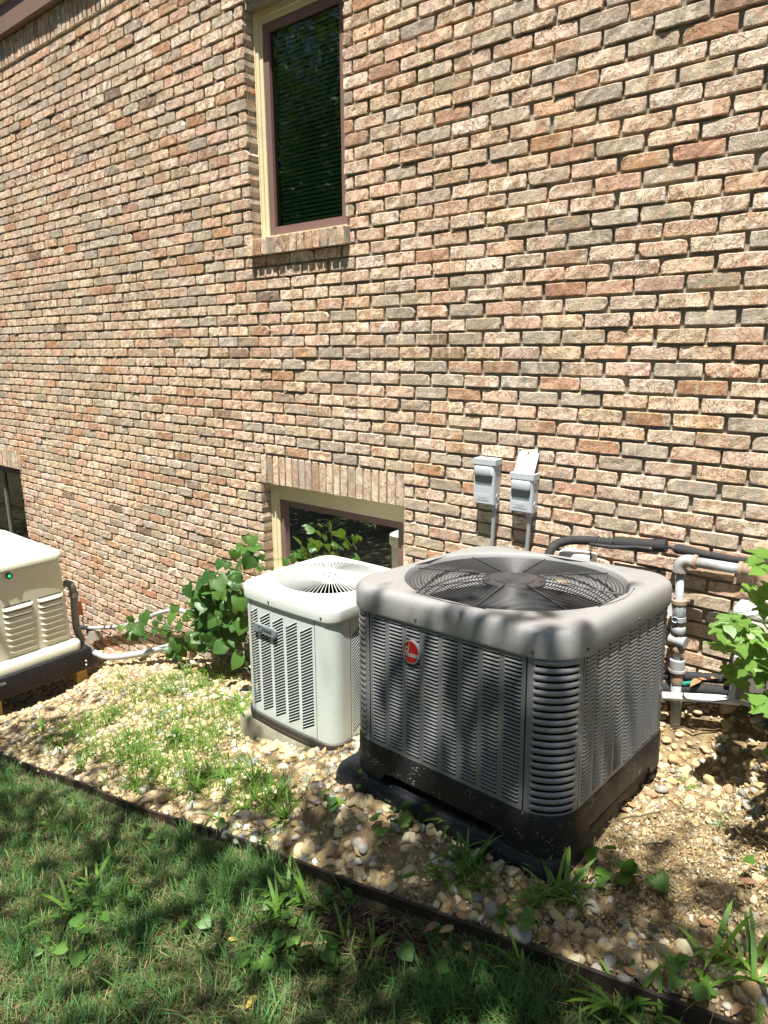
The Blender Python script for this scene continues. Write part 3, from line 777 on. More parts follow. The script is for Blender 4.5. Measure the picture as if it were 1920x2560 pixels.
# ---- white unit
WU = dict(c=(-1.8024, -.4948, -1.9852), H=.6451, h=.32, yaw=-.0039, tx=-.009, ty=-.0057)
hw = .32; rw = .062; Bw = .050; Hw = WU['H']; Rw = rot_of(WU['yaw'], WU['tx'], WU['ty'])
wl_ = Vector(WU['c']) + Rw @ Vector((0, 0, -Bw))
wu = thing('air_conditioner', 'smaller white condensing unit with slanted slots and round radial fan grille', 'air conditioner', wl_, Rw.to_euler())
wz0, wz1 = Bw, Bw+Hw
def bulge(x, y, hh=hw, k=.045): return x*(1+k*(1-min(1, (y/hh)**2))), y*(1+k*(1-min(1, (x/hh)**2)))
def face0(s_, d, z):
    a = abs(s_)-(hw-rw)
    y = -hw if a <= 0 else -hw+rw-math.sqrt(max(0, rw*rw-a*a))
    X, Y = bulge(s_, y); return (X, Y-d, z)
def wpanel(s0, s1, name, ncol=5, slope=.6):
    m = MB(); W_ = s1-s0; cw = .0785; gap = (W_-.028-ncol*cw)/(ncol-1)
    cs = [(s0+.012+i*(cw+gap), s0+.012+i*(cw+gap)+cw) for i in range(ncol)]
    zt0 = wz1-.100; zb0 = wz0+.022
    def q(a, b, za0, za1, zb0_, zb1_, n=2, d=0.0):
        S = np.linspace(a, b, n+1)
        for i in range(n):
            u, v = (S[i]-a)/(b-a), (S[i+1]-a)/(b-a)
            m.add([face0(S[i], d, za0+(za1-za0)*u), face0(S[i+1], d, za0+(za1-za0)*v), face0(S[i+1], d, zb0_+(zb1_-zb0_)*v), face0(S[i], d, zb0_+(zb1_-zb0_)*u)], [(0, 1, 2, 3)])
    edges = [s0]+[v for c_ in cs for v in c_]+[s1]
    for i in range(0, len(edges), 2): q(edges[i], edges[i+1], wz0, wz0, wz1, wz1)
    out = []
    for (a, b) in cs:
        q(a, b, zt0, zt0+slope*cw, wz1, wz1); q(a, b, wz0, wz0, zb0, zb0+slope*cw)
    p = m.build(name, 'white_metal', wu)
    pt = .0156; n = int((zt0-zb0)/pt); pt = (zt0-zb0)/n
    for (a, b) in cs:
        m2 = MB(); S = np.linspace(a, b, 3)
        for k in range(n):
            zb = zb0+k*pt+pt*.72; zt_ = zb0+(k+1)*pt
            for i in range(2):
                e0, e1 = slope*(S[i]-a), slope*(S[i+1]-a)
                m2.add([face0(S[i], 0, zt_+e0), face0(S[i+1], 0, zt_+e1), face0(S[i+1], .0012, zb+e1), face0(S[i], .0012, zb+e0), face0(S[i+1], -.007, zb-.001+e1), face0(S[i], -.007, zb-.001+e0)], [(0, 1, 2, 3), (3, 2, 4, 5)])
        m2.build('slot_column', 'white_metal', p)
    return p
pA = wpanel(-hw+.030, hw-.112, 'side_panel'); copy4(pA, wu, (2,))
pB = wpanel(-hw+.112, hw-.030, 'side_panel')
pB.rotation_euler = (0, 0, math.pi/2); copy4(pB, wu, (3,))
def wpost(e0, e1):
    pts = [face0(s_, .0015, 0)[:2] for s_ in np.linspace(hw-e0, hw-rw, 4, endpoint=False)]
    pts += [bulge(hw-rw+(rw+.0015)*math.sin(b), -hw+rw-(rw+.0015)*math.cos(b)) for b in np.linspace(0, math.pi/2, 9)]
    side = [face0(-s_, .0015, 0)[:2] for s_ in np.linspace(hw-rw, hw-e1, 5)[1:]] if e1 > rw else []
    pts += [(-y, x) for x, y in side]
    n = len(pts); V_ = [(x, y, wz0) for x, y in pts]+[(x, y, wz1) for x, y in pts]
    return MB().add(V_, [(i, i+1, n+i+1, n+i) for i in range(n-1)]).build('corner_post', 'white_metal', wu, smooth=True)
p1 = wpost(.1075, .1075); copy4(p1, wu, (2,))
p2 = wpost(.0265, .0265); p2.rotation_euler = (0, 0, math.pi/2); copy4(p2, wu, (3,))
def wring(sc, z, P_=None):
    P_ = rsq(hw, rw, 8, 8) if P_ is None else P_
    Q = np.array([bulge(x, y) for x, y in P_])*sc; return ring3(Q, z)
loft(MB(), [wring(.93, wz0), wring(.93, wz1)]).build('coil', 'coil', wu, smooth=True)
MB().box((-.28, -.28, .02), (.28, .28, .03)).build('floor_pan', 'dark_inside', wu)
loft(MB(), [wring(.99, .0), wring(1.02, .002), wring(1.025, .022), wring(1.01, .026), wring(1.03, .030), wring(1.03, .048), wring(1.0, .053)]).build('base_pan', 'dark_steel', wu, auto=40)
Pw = rsq(hw, rw, 8, 8); rc = .272
wmix = lambda t, z: ring3(np.array([bulge(x, y) for x, y in Pw])*.9*(1-t)+circ_like(Pw, rc+.012)*t, z)
loft(MB(), [wring(.99, wz1-.012), wring(1.035, wz1-.014), wring(1.04, wz1-.006), wring(1.040, wz1+.034), wring(1.037, wz1+.043), wring(1.028, wz1+.050), wring(1.012, wz1+.054), wring(1.0, wz1+.055), wmix(0, wz1+.060), wmix(.6, wz1+.064), wmix(.9, wz1+.065), wmix(1, wz1+.066), ring3(circ_like(Pw, rc+.004), wz1+.073), ring3(circ_like(Pw, rc), wz1+.068), ring3(circ_like(Pw, rc-.004), wz1-.03)]).build('top_cap', 'white_cap', wu, auto=28)
m = MB(); nf = 76
for k in range(nf):
    a = k*2*math.pi/nf; ca, sa = math.cos(a), math.sin(a); t_ = .0011
    for (ra, rb) in ((.098, .271),):
        V_ = []
        for r_ in (ra, (ra+rb)/2, rb):
            zz = wz1+.068+.010*(1-(r_/.27)**2)
            for (tt, dz) in ((-t_, 0), (t_, 0), (t_, -.008), (-t_, -.008)): V_.append((r_*ca-tt*sa, r_*sa+tt*ca, zz+dz))
        m.add(V_, [(i*4+j, i*4+(j+1) % 4, (i+1)*4+(j+1) % 4, (i+1)*4+j) for i in range(2) for j in range(4)])
g_ = m.build('fan_grille', 'white_cap', wu)
MB().lathe([(.0001, wz1+.077), (.060, wz1+.077), (.066, wz1+.080), (.085, wz1+.081), (.098, wz1+.078), (.101, wz1+.060)], 40).build('hub', 'white_cap', wu, auto=40)
for k in range(4):
    a = k*math.pi/2+.6; MB().lathe([(.0001, wz1+.084), (.004, wz1+.084), (.005, wz1+.077)], 8, (.032*math.cos(a), .032*math.sin(a), 0)).build('hub_screw', 'dark_steel', wu)
for s_, k in ((-.09, 0), (.262, 0), (.0, 1)):
    X, Y, Z = face0(s_, .013, wz1+.006)
    o = MB().lathe([(.0001, -.004), (.005, -.004), (.007, 0)], 10, (X, Y, Z), 'y').build('screw', 'dark_steel', wu)
    o.rotation_euler = (0, 0, k*math.pi/2)
# name bar
nbz = wz1-.155; nx0, nx1 = -.218, -.045
xc = (nx0+nx1)/2; L2 = (nx1-nx0)/2
X, Y, Z = face0(xc, 0, nbz); ang = math.atan2(face0(nx1, 0, 0)[1]-face0(nx0, 0, 0)[1], nx1-nx0)
poly = [(-L2, -.010), (-L2+.008, -.021), (L2-.012, -.022), (L2, -.012), (L2, .012), (L2-.012, .022), (-L2+.008, .021), (-L2, .010)]
bar = MB().prism(poly, -.016, -.001).build('name_bar', 'badge_grey', wu); bar.location = (X, Y, Z); bar.rotation_euler = (0, 0, ang)
MB().lathe([(.0135, -.0175), (.016, -.0185), (.0175, -.0165)], 24, (-.028, 0, 0), 'y').build('emblem', 'badge_dark', bar)
MB().box((-.0365, -.0178, -.002), (-.0195, -.0162, .002)).build('emblem', 'silver', bar)
on_front(text_mb('TRANE', .021, 0, .0008, bold=.0006), .024, 0, .0166).build('lettering', 'badge_dark', bar)
# slab under it
wp = thing('equipment_pad', 'weathered concrete pad half buried in gravel under the white condensing unit', 'equipment pad', (wl_[0]-.03, wl_[1], wl_[2]-.139), (0, 0, R(-.5)))
loft(MB(), [ring3(rsq(.347, .02), -.08), ring3(rsq(.347, .02), .115), ring3(rsq(.336, .02), .135)], True).build('slab', 'concrete', wp, auto=40)

# ================================================================== GENERATOR on its raised slab
GX = -4.70
gst = thing('generator_stand', 'black speckled composite slab on wooden posts beneath the cream generator', 'stand', (GX-.65, -.76, -2.86))
sb = bw(MB().box((GX-1.35, -1.24, -2.725), (GX, -.37, -2.545), .012), 'slab', 'pad_plastic', gst, auto=40)
for (x, y) in ((GX-.075, -.465), (GX-.075, -1.15), (GX-1.27, -.465), (GX-1.27, -1.15)):
    zg = float(ground(x, y))-.06
    bw(MB().box((x-.045, y-.045, zg), (x+.045, y+.045, -2.724), .004), 'post', 'wood', gst)
for z in (-2.650, -2.685): bw(MB().lathe([(.0001, .006), (.008, .005), (.011, 0)], 10, (GX, -.432, z), 'x'), 'bolt', 'steel', gst)
t1 = text_mb('GENERATOR', .030, 0, .0006, bold=.0005); bw(t1.xf(lambda x, y, z: (GX+.0008+z, -1.152+x, -2.592+y)), 'lettering', 'silver', gst)
gen = thing('generator', 'cream standby generator with louvered end and glowing green light', 'generator', (GX-.65, -.76, -2.545))
# foot skirt, body, lid: sections in y,z carried along x
def rb(x0, x1, y0, y1, r, n=5):
    P_ = []
    for (cx, cy, a0) in ((x1-r, y0+r, -90), (x1-r, y1-r, 0), (x0+r, y1-r, 90), (x0+r, y0+r, 180)):
        for a in np.linspace(a0, a0+90, n): P_.append((cx+r*math.cos(R(a)), cy+r*math.sin(R(a))))
    return np.array(P_)
def g3(x0, x1, y0, y1, r, z): return ring3(rb(x0, x1, y0, y1, r), z)
ya, yb = -1.12, -.455
bw(loft(MB(), [g3(GX-1.27, GX-.035, ya-.03, yb+.03, .06, -2.545), g3(GX-1.27, GX-.030, ya-.03, yb+.03, .06, -2.49), g3(GX-1.26, GX-.04, ya-.02, yb+.02, .06, -2.472), g3(GX-1.22, GX-.085, ya+.01, yb-.02, .05, -2.452)]), 'skirt', 'cream_plastic', gen, auto=50)
body = bw(loft(MB(), [g3(GX-1.20, GX-.090, ya+.02, yb-.025, .035, -2.455), g3(GX-1.20, GX-.098, ya+.02, yb-.045, .035, -1.72)]), 'body', 'beige_plastic', gen, auto=50)
lidr = []
for (dx, dy, z) in ((0, 0, -1.748), (.012, .012, -1.745), (.014, .014, -1.712), (.002, .002, -1.692), (-.05, -.05, -1.668)):
    lidr.append(g3(GX-1.20-dx, GX-.085+dx, ya+.02-dy, yb-.035+dy, .07, z))
last = rb(GX-1.15, GX-.135, ya+.07, yb-.085, .05)
for f, dz in ((.75, .030), (.5, .052), (.25, .066), (.02, .072)):
    cxy = np.array([GX-.65, -.79]); lidr.append(ring3(cxy+(last-cxy)*f, -1.668+dz))
bw(loft(MB(), lidr, True), 'lid', 'cream_plastic', gen, auto=50)
# two columns of pressed louvers on the end
for (s0, s1) in ((-.72, -.515), (-.985, -.755)):
    for k in range(8):
        zc_ = -2.03-k*.049; X = GX-.094
        m = MB(); n = 10
        S = np.linspace(s0, s1, n+1); V_ = []; F_ = []
        for s_ in S:
            e = min(1, min(s_-s0, s1-s_)/.03); lift = .016*(1-(1-e)**2)**.5 if e < 1 else .016
            V_ += [(X-.004, s_, zc_+.004), (X+.002, s_, zc_-.014), (X+.004+lift*.6, s_, zc_-.030+.006*(1-e)), (X+.003+lift, s_, zc_-.036+.010*(1-e)), (X+.001+lift*.7, s_, zc_-.041+.012*(1-e)), (X-.004, s_, zc_-.041+.012*(1-e))]
        for i in range(n):
            for j in range(5): F_.append((i*6+j, (i+1)*6+j, (i+1)*6+j+1, i*6+j+1))
        bw(m.add(V_, F_), 'louver', 'beige_plastic', body, smooth=True)
        bw(MB().box((X-.01, s0+.012, zc_-.010), (X+.0005, s1-.012, zc_+.004)), 'louver_gap', 'pvc_dark', body)
for (yy, nm, mt) in ((-.905, 'indicator_light', 'led'), (-1.015, 'key_switch', 'dark_steel')):
    o = bw(MB().lathe([(.0185, .0), (.0225, .003), (.0225, .022), (.016, .024), (.014, .018), (.0001, .018)], 24, (GX-.098, yy, -1.79), 'x'), nm, 'badge_dark', gen, auto=40)
    bw(MB().lathe([(.0001, .024), (.007, .022), (.0105, .018)], 14, (GX-.098, yy, -1.79), 'x'), 'lens' if mt == 'led' else 'cap', mt, o, smooth=True)
# conduit from the generator, down and along the gravel
gc = thing('conduit_pipe', 'thick grey conduit with elbow running from generator across gravel to the vine', 'conduit', (GX+.05, -.36, -2.75))
pv = [at(*q_, Y=yy) for q_, yy in (((161, 1458), -.46), ((176, 1462), -.43), ((184, 1485), -.41), ((187, 1530), -.40), ((192, 1570), -.385), ((206, 1602), -.37), ((232, 1630), -.33), ((270, 1643), -.27), ((330, 1638), -.22), ((400, 1622), -.17), ((470, 1598), -.13), ((545, 1560), -.12))]
for i in range(7, len(pv)): pv[i] = np.array([pv[i][0], pv[i][1], max(pv[i][2], float(ground(pv[i][0], pv[i][1]))+.025)])
bw(MB().tube(bez(pv[:7], 40), .030, 14), 'elbow_pipe', 'pvc_dark', gc, smooth=True)
bw(MB().tube(bez(pv[6:], 40), .026, 14), 'ground_pipe', 'pvc_grey', gc, smooth=True)
bw(MB().tube([pv[2]+(0, 0, .012), pv[2]+(0, 0, -.02)], .038, 16), 'coupling', 'pvc_dark', gc, auto=40)
c2 = thing('conduit_pipe', 'thin light conduit with black bands bowed along the brick wall behind the vine', 'conduit', tuple(at(300, 1565, Y=-.05)))
pw_ = [at(*q_, Y=yy) for q_, yy in (((200, 1568), -.10), ((222, 1570), -.07), ((260, 1569), -.05), ((300, 1566), -.05), ((345, 1554), -.06), ((400, 1532), -.09), ((450, 1526), -.10), ((500, 1545), -.08), ((545, 1585), -.06))]
bw(MB().tube(bez(pw_[1:], 40), .017, 12), 'pipe', 'pvc_grey', c2, smooth=True)
bw(MB().tube(pw_[:2], .021, 12), 'end_fitting', 'badge_dark', c2, auto=40)
bb = bez(pw_[2:4], 12)
for i in (1, 6): bw(MB().tube([bb[i], bb[i+1]], .019, 12), 'band', 'badge_dark', c2, auto=40)
bk = at(236, 1586, Y=-.04)
blk = thing('bracket_block', 'pale strapped timber block below the thin conduit on the brick wall', 'bracket', tuple(bk))
MB().box((-.085, -.035, -.045), (.075, .035, .045), .004).build('block', 'block_paint', blk); blk.rotation_euler = (0, R(-8), 0)
for x in (-.03, .02): MB().box((x, -.037, -.0465), (x+.012, .0365, .0465)).build('strap', 'pvc_grey', blk)
rbx = at(190, 1520, Y=-.06)
rx = thing('cable_box', 'small orange cable fitting on bricks behind the generator conduit', 'fitting', tuple(rbx))
MB().box((-.008, .0, -.08), (.008, .055, .06), .003).build('fitting_body', 'red_box', rx)

# ================================================================== DISCONNECT BOXES
def disconnect(x0, x1, z0_, z1_, d, lab, opened):
    t = thing('disconnect_box', lab, 'electrical box', ((x0+x1)/2, 0, z0_))
    xm = (x0+x1)/2; W2 = (x1-x0)/2; Hh = z1_-z0_
    MB().box((-W2+.002, -d+.004, 0), (W2-.002, .0, Hh-.018), .002).build('body', 'box_grey', t)
    MB().box((-W2-.001, -d-.006, Hh-.030), (W2+.003, .0, Hh), .002).build('hood', 'box_grey', t)
    cv = MB().box((-W2+.004, -d-.001, .004), (W2-.004, -d+.0035, Hh-.034), .0015).build('cover', 'box_grey', t)
    hz = Hh*.66 if not opened else Hh*.60
    MB().prism([(-W2+.014, hz-.052), (W2-.016, hz-.052), (W2-.012, hz-.004), (-W2+.010, hz-.004)], -d-.0018, -d+.002).build('recess', 'box_dark', cv)
    MB().box((-W2+.010, -d-.018, hz-.004), (W2-.010, -d, hz+.042), .009).build('pull_handle', 'box_grey', cv, auto=60)
    poly = [(-W2+.022, .020), (W2-.030, .020), (W2-.026, .024), (W2-.026, .046), (W2-.030, .050), (-W2+.022, .050), (-W2+.018, .046), (-W2+.018, .024)]
    MB().prism(poly, -d-.0025, -d).build('label_plate', 'box_grey', cv)
    on_front(text_mb('mars', .026, .1, .0008, bold=.0006), -.004, .036, d+.0028).build('lettering', 'pvc_grey', cv)
    m = MB()
    m.lathe([(.0001, .0015), (.009, .0015), (.010, 0)], 18, (W2-.002, -d*.45, .038), 'x'); m.lathe([(.0125, 0), (.013, .002), (.015, .002), (.0155, 0)], 18, (W2-.002, -d*.45, .038), 'x')
    m.build('knockout', 'box_grey', t, auto=40)
    for zz in (Hh-.055, Hh*.55): MB().lathe([(.0001, .0015), (.003, .0015), (.0035, 0)], 8, (W2-.002, -d*.5, zz), 'x').build('side_screw', 'dark_steel', t)
    MB().lathe([(.0001, -.004), (.012, -.002), (.012, 0)], 12, (-.005, -d+.012, 0)).build('hasp', 'box_grey', t)
    if opened:
        lid = MB(); L_ = .112
        lid.box((-W2+.010, -.0015, 0), (W2-.006, .0015, L_), .0008)
        lo = lid.build('open_lid', 'box_grey', t); lo.location = (.002, -d+.012, Hh); lo.rotation_euler = (R(-26), 0, 0)
        for x in (-W2+.014, W2-.012): MB().box((x-.004, -.004, L_-.006), (x+.004, .004, L_+.003)).build('lid_clip', 'dark_steel', lo)
        MB().lathe([(.0001, -.003), (.004, -.003), (.004, 0)], 8, (0, -.0015, L_-.012), 'y').build('lid_screw', 'dark_steel', lo)
    # ribbed flexible conduit
    cx = .045 if not opened else .035
    MB().lathe([(.0001, .002), (.019, .002), (.019, -.016), (.014, -.020), (.014, -.030)], 16, (cx, -.030, 0)).build('connector', 'conduit', t, auto=40)
    P_ = []; rr = []
    for i in range(150):
        z = -.028-i*.0042; P_.append((cx-.004*math.sin(i*.03)-.012*(i/150)**2, -.030-.10*(i/150)**3, z)); rr.append(.0105+.0014*(1 if i % 2 else -1))
    MB().tube(P_, rr, 12).build('flexible_conduit', 'conduit', t, smooth=True)
    return t
disconnect(-1.209, -1.087, -.868, -.640, .064, 'closed grey electrical disconnect box with hooded top on the brick wall', False)
disconnect(-1.006, -.884, -.880, -.690, .060, 'grey electrical disconnect box with its flat lid flipped open upward', True)

# ================================================================== REFRIGERANT LINES
ls_ = thing('refrigerant_line', 'black foam insulated pipe bound with ties running from grey unit along bricks', 'pipe', tuple(at(1480, 1362, Y=-.07)))
z3 = lambda x, y: (1150+x/2.1545, 1100+y/2.1545)
pts = [at(*z3(*q_), Y=yy) for q_, yy in (((470, 660), -.20), ((485, 600), -.18), ((520, 562), -.14), ((590, 541), -.10), ((680, 541), -.075), ((740, 546), -.07), ((830, 556), -.07))]
bw(MB().tube(bez(pts, 36), .0205, 14), 'foam_sleeve', 'foam', ls_, smooth=True)
p2_ = [at(*z3(*q_), Y=-.068) for q_ in ((835, 552), (920, 560), (1010, 566), (1112, 571))]
bw(MB().tube(bez(p2_, 12), .0275, 14), 'foam_sleeve', 'foam', ls_, auto=50)
p3_ = [at(*z3(*q_), Y=yy) for q_, yy in (((700, 560), -.085), ((760, 570), -.095), ((850, 578), -.095), ((950, 577), -.09), ((1040, 588), -.09))]
bw(MB().tube(bez(p3_, 20), .009, 8), 'cable', 'wire_black', ls_, smooth=True)
p4_ = [at(*z3(*q_), Y=-.06) for q_ in ((1110, 573), (1160, 584), (1200, 594))]
bw(MB().tube(p4_, .0075, 10), 'copper_pipe', 'dark_steel', ls_, smooth=True)
p5_ = [at(*z3(*q_), Y=yy) for q_, yy in (((1150, 582), -.05), ((1200, 592), -.05), ((1300, 612), -.045), ((1420, 635), -.04), ((1560, 655), -.035), ((1700, 668), -.03))]
bw(MB().tube(bez(p5_, 24), np.interp(np.linspace(0, 1, len(bez(p5_, 24))), [0, .1, .5, 1], [.012, .022, .016, .013]), 12), 'foam_sleeve', 'foam', ls_, smooth=True)
for q_ in ((738, 548), (826, 556), (1046, 570)):
    c_ = at(*z3(*q_), Y=-.07); d_ = .030
    tie = [(c_[0]+.004*math.sin(a), c_[1]+d_*math.cos(a), c_[2]-.004+d_*math.sin(a)) for a in np.linspace(0, 2*math.pi, 20)]
    m = MB().tube(tie, .0022, 6, False); m.tube([(c_[0], c_[1]-.01, c_[2]+d_-.004), (c_[0]+.004, c_[1]-.012, c_[2]+d_+.014)], .0018, 5)
    bw(m, 'cable_tie', 'wire_black', ls_)
a_ = at(*z3(725, 612), Y=-.045); b_ = at(*z3(550, 607), Y=-.045)
lc = thing('line_cover', 'white plastic cover box low on bricks just behind the grey unit', 'cover box', ((a_[0]+b_[0])/2, 0, a_[2]-.30))
MB().box((b_[0]-lc.location[0], -.09, 0), (a_[0]-lc.location[0], -.005, .295), .008).build('cover', 'pvc_white', lc)
bw(MB().tube([at(*z3(705, 580), Y=-.095), at(*z3(703, 605), Y=-.096), at(*z3(706, 640), Y=-.096)], .004, 6), 'cable', 'dark_steel', lc, smooth=True)

# ================================================================== GAS PIPE
z6 = lambda x, y: (1600+x/3.95, 1340+y/3.95)
gp = thing('gas_pipe', 'rust stained grey gas pipe with elbows, unions and shut-off valve on the bricks', 'gas pipe', (-.14, -.1, -1.70))
top = at(*z6(400, 232), Y=-.1); bot = np.array([-.139, -.1, -1.74]); tee = at(*z6(1130, 268), Y=-.1); tee[2] = top[2]+.004
def along(t): return bot+(np.array([top[0], -.1, top[2]])-bot)*t
def tz(z): return (z-bot[2])/(top[2]-bot[2])
zu1, zv, zu2 = at(*z6(400, 650), Y=-.1)[2], at(*z6(400, 1030), Y=-.1)[2], at(*z6(375, 1270), Y=-.1)[2]
bw(MB().tube([along(0), along(tz(-1.44))], .0225, 16), 'riser', 'gas_pipe', gp, smooth=True)
bw(MB().tube([along(tz(-1.45)), along(tz(top[2]-.03))], .0165, 14), 'riser', 'gas_pipe', gp, smooth=True)
el = [(top[0], -.1, top[2]-.05)]+[(top[0]+.035-.035*math.cos(a), -.1, top[2]-.035+.035*math.sin(a)) for a in np.linspace(0, math.pi/2, 8)]+[(top[0]+.055, -.1, top[2])]
bw(MB().tube(el, .0265, 16), 'elbow', 'gas_pipe', gp, smooth=True)
bw(MB().tube([(top[0]+.050, -.1, top[2]), (top[0]+.064, -.1, top[2])], .0305, 18), 'elbow_rim', 'rusty', gp, auto=40)
bw(MB().tube([(top[0], -.1, top[2]-.052), (top[0], -.1, top[2]-.040)], .0295, 18), 'elbow_rim', 'gas_pipe', gp, auto=40)
bw(MB().tube([(top[0]+.05, -.1, top[2]), tee], .0215, 16), 'crossbar', 'gas_pipe', gp, smooth=True)
e2 = [(tee[0]-.045, -.1, tee[2])]+[(tee[0]+.035*math.sin(a), -.1, tee[2]-.035+.035*math.cos(a)) for a in np.linspace(0, math.pi/2, 8)]+[(tee[0]+.035, -.1, tee[2]-.06)]
bw(MB().tube(e2, .0275, 16), 'elbow', 'rusty', gp, smooth=True)
bw(MB().tube([(tee[0]-.052, -.1, tee[2]), (tee[0]-.038, -.1, tee[2])], .031, 18), 'elbow_rim', 'rusty', gp, auto=40)
bw(MB().tube([(tee[0]+.035, -.1, tee[2]-.050), (tee[0]+.035, -.1, tee[2]-.062)], .0325, 18), 'elbow_rim', 'gas_pipe', gp, auto=40)
bw(MB().tube([(tee[0]+.035, -.1, tee[2]-.05), (tee[0]+.035, -.1, tee[2]-.135)], .0215, 14), 'drop_pipe', 'rusty', gp, smooth=True)
def collar(z, hh, r_, mat, seg=18, nm='union'):
    bw(MB().tube([along(tz(z-hh/2)), along(tz(z-hh*.42)), along(tz(z+hh*.42)), along(tz(z+hh/2))], [r_*.92, r_, r_, r_*.92], seg), nm, mat, gp, auto=30)
collar(zu1, .018, .031, 'rusty'); collar(zu1-.035, .055, .028, 'gas_pipe', 8, 'union_nut')
collar(zu1-.075, .022, .030, 'gas_pipe', 8, 'union_nut'); collar(zu1-.105, .035, .020, 'rusty')
collar(zv+.045, .030, .030, 'gas_pipe', 8, 'valve_nut'); collar(zv, .06, .024, 'rusty', 16, 'valve_body')
vc = along(tz(zv))
bw(MB().tube([vc+(-.032, -.008, .0), vc+(.028, -.016, .0)], .021, 16), 'valve_plug', 'gas_pipe', gp, auto=40)
bw(MB().tube([vc+(.026, -.015, 0), vc+(.036, -.017, 0)], .024, 16), 'valve_rim', 'gas_pipe', gp, auto=40)
bw(MB().lathe([(.010, -.030), (.012, -.034), (.0125, -.02)], 14, tuple(along(tz(zu1-.072))+(-.006, 0, 0)), 'y'), 'test_port', 'gas_pipe', gp, auto=40)
collar(zv-.04, .03, .029, 'rusty', 6, 'valve_nut')
collar(zu2, .05, .031, 'gas_pipe', 16, 'union'); collar(zu2-.025, .012, .034, 'gas_pipe', 18, 'union_rim'); collar(zu2-.06, .05, .026, 'rusty', 16)
collar(zu2-.13, .03, .0235, 'block_paint', 16, 'paint_band')
# white tape flag on the riser
bw(MB().prism([(along(tz(zu1-.04))[0]-.048, zu1-.075), (along(tz(zu1-.04))[0]-.012, zu1-.06), (along(tz(zu1-.04))[0]-.02, zu1-.01), (along(tz(zu1-.04))[0]-.045, zu1-.01)], -.115, -.105), 'tag', 'pvc_white', gp)

# pipes lying along the foot of the wall
def ground_pipe(name, lab, pxs, r_, mat, ys, cat='pipe'):
    t = thing(name, lab, cat, tuple(at(*pxs[0], Y=ys[0])))
    P_ = [at(*q_, Y=y) for q_, y in zip(pxs, ys)]
    bw(MB().tube(bez(P_, 24), r_, 14), 'pipe', mat, t, smooth=True); return t
ground_pipe('ground_line', 'black foam sleeve lying low along the wall behind the gas riser', [z6(*q_) for q_ in ((150, 1370), (420, 1385), (650, 1398), (900, 1420))], .021, 'foam', (-.05, -.05, -.05, -.05))
ground_pipe('ground_line', 'frayed black sleeve beneath the other along the foot of the wall', [z6(*q_) for q_ in ((150, 1500), (420, 1505), (700, 1520), (930, 1545))], .024, 'foam', (-.085, -.085, -.085, -.085))
pv_ = ground_pipe('drain_pipe', 'white plastic drain pipe lying on stones at foot of the wall', [z6(*q_) for q_ in ((120, 1572), (420, 1590), (700, 1605), (950, 1628), (1060, 1650))], .0175, 'pvc_white', (-.14, -.14, -.14, -.14, -.14))
bw(MB().tube([at(*z6(1000, 1638), Y=-.14), at(*z6(1075, 1655), Y=-.14)], .022, 14), 'pipe_end', 'badge_dark', pv_, auto=40)
bw(MB().tube(bez([at(*z6(*q_), Y=-.16) for q_ in ((420, 1540), (460, 1605), (650, 1640), (800, 1625), (1000, 1605))], 24), .003, 6), 'cable', 'wire_black', pv_, smooth=True)
gsl = ground_pipe('cable_sleeve', 'short green plastic sleeve beside the gas riser', [z6(*q_) for q_ in ((425, 1460), (470, 1452), (520, 1448))], .008, 'green_plastic', (-.10, -.10, -.10), 'sleeve')
# utility box and its lid, half behind the leaves
ub = thing('utility_box', 'grey meter box with white lid low on wall behind lobed leaves', 'utility box', (.19, -.12, -1.52))
tl = at(*z6(895, 1150), Y=-.16); bl_ = at(*z6(895, 1560), Y=-.16)
bw(MB().box((bl_[0]-.003, -.19, bl_[2]-.02), (.42, -.03, tl[2]), .006), 'case', 'box_grey', ub)
bw(MB().box((bl_[0]+.022, -.197, bl_[2]+.0), (.40, -.188, tl[2]-.03), .003), 'door', 'pvc_dark', ub)
ll = at(*z6(940, 705), Y=-.15)
bw(MB().box((ll[0], -.20, ll[2]-.018), (.44, -.03, ll[2]+.016), .012), 'lid', 'pvc_white', ub)
bw(MB().box((ll[0]+.01, -.21, ll[2]-.065), (.43, -.035, ll[2]-.026), .008), 'gauge_housing', 'beige_plastic', ub)
bw(MB().tube([(.25, -.12, tl[2]-.01), (.25, -.12, ll[2]-.05)], .03, 14), 'neck', 'pvc_grey', ub, smooth=True)

# ================================================================== STEEL LAWN EDGING
ed = thing('lawn_edging', 'dark rusty steel edging strip between the lawn and the gravel', 'edging', (-1.5, EDGE_Y, float(ground(-1.5, EDGE_Y-.1))))
xs = np.linspace(-8.5, 2.8, 260); m = MB(); V_ = []
for x in xs:
    y = float(edge_y(x)); zt_ = float(ground(x, y+.03))+.012+.004*math.sin(x*3.7); zb_ = float(ground(x, y-.1))-.06
    V_ += [(x, y-.0045, zb_), (x, y-.0045, zt_-.003), (x, y-.006, zt_), (x, y+.004, zt_+.002), (x, y+.003, zt_-.006), (x, y+.001, zb_)]
F_ = [(i*6+j, (i+1)*6+j, (i+1)*6+j+1, i*6+j+1) for i in range(len(xs)-1) for j in range(5)]
bw(m.add(V_, F_), 'steel_strip', 'edging', ed)
for x in (-3.9, -1.95, -.35):
    y = float(edge_y(x)); z = float(ground(x, y-.1))
    bw(MB().box((x-.014, y-.012, z-.08), (x+.014, y-.0065, z+.03)), 'stake', 'edging', ed)

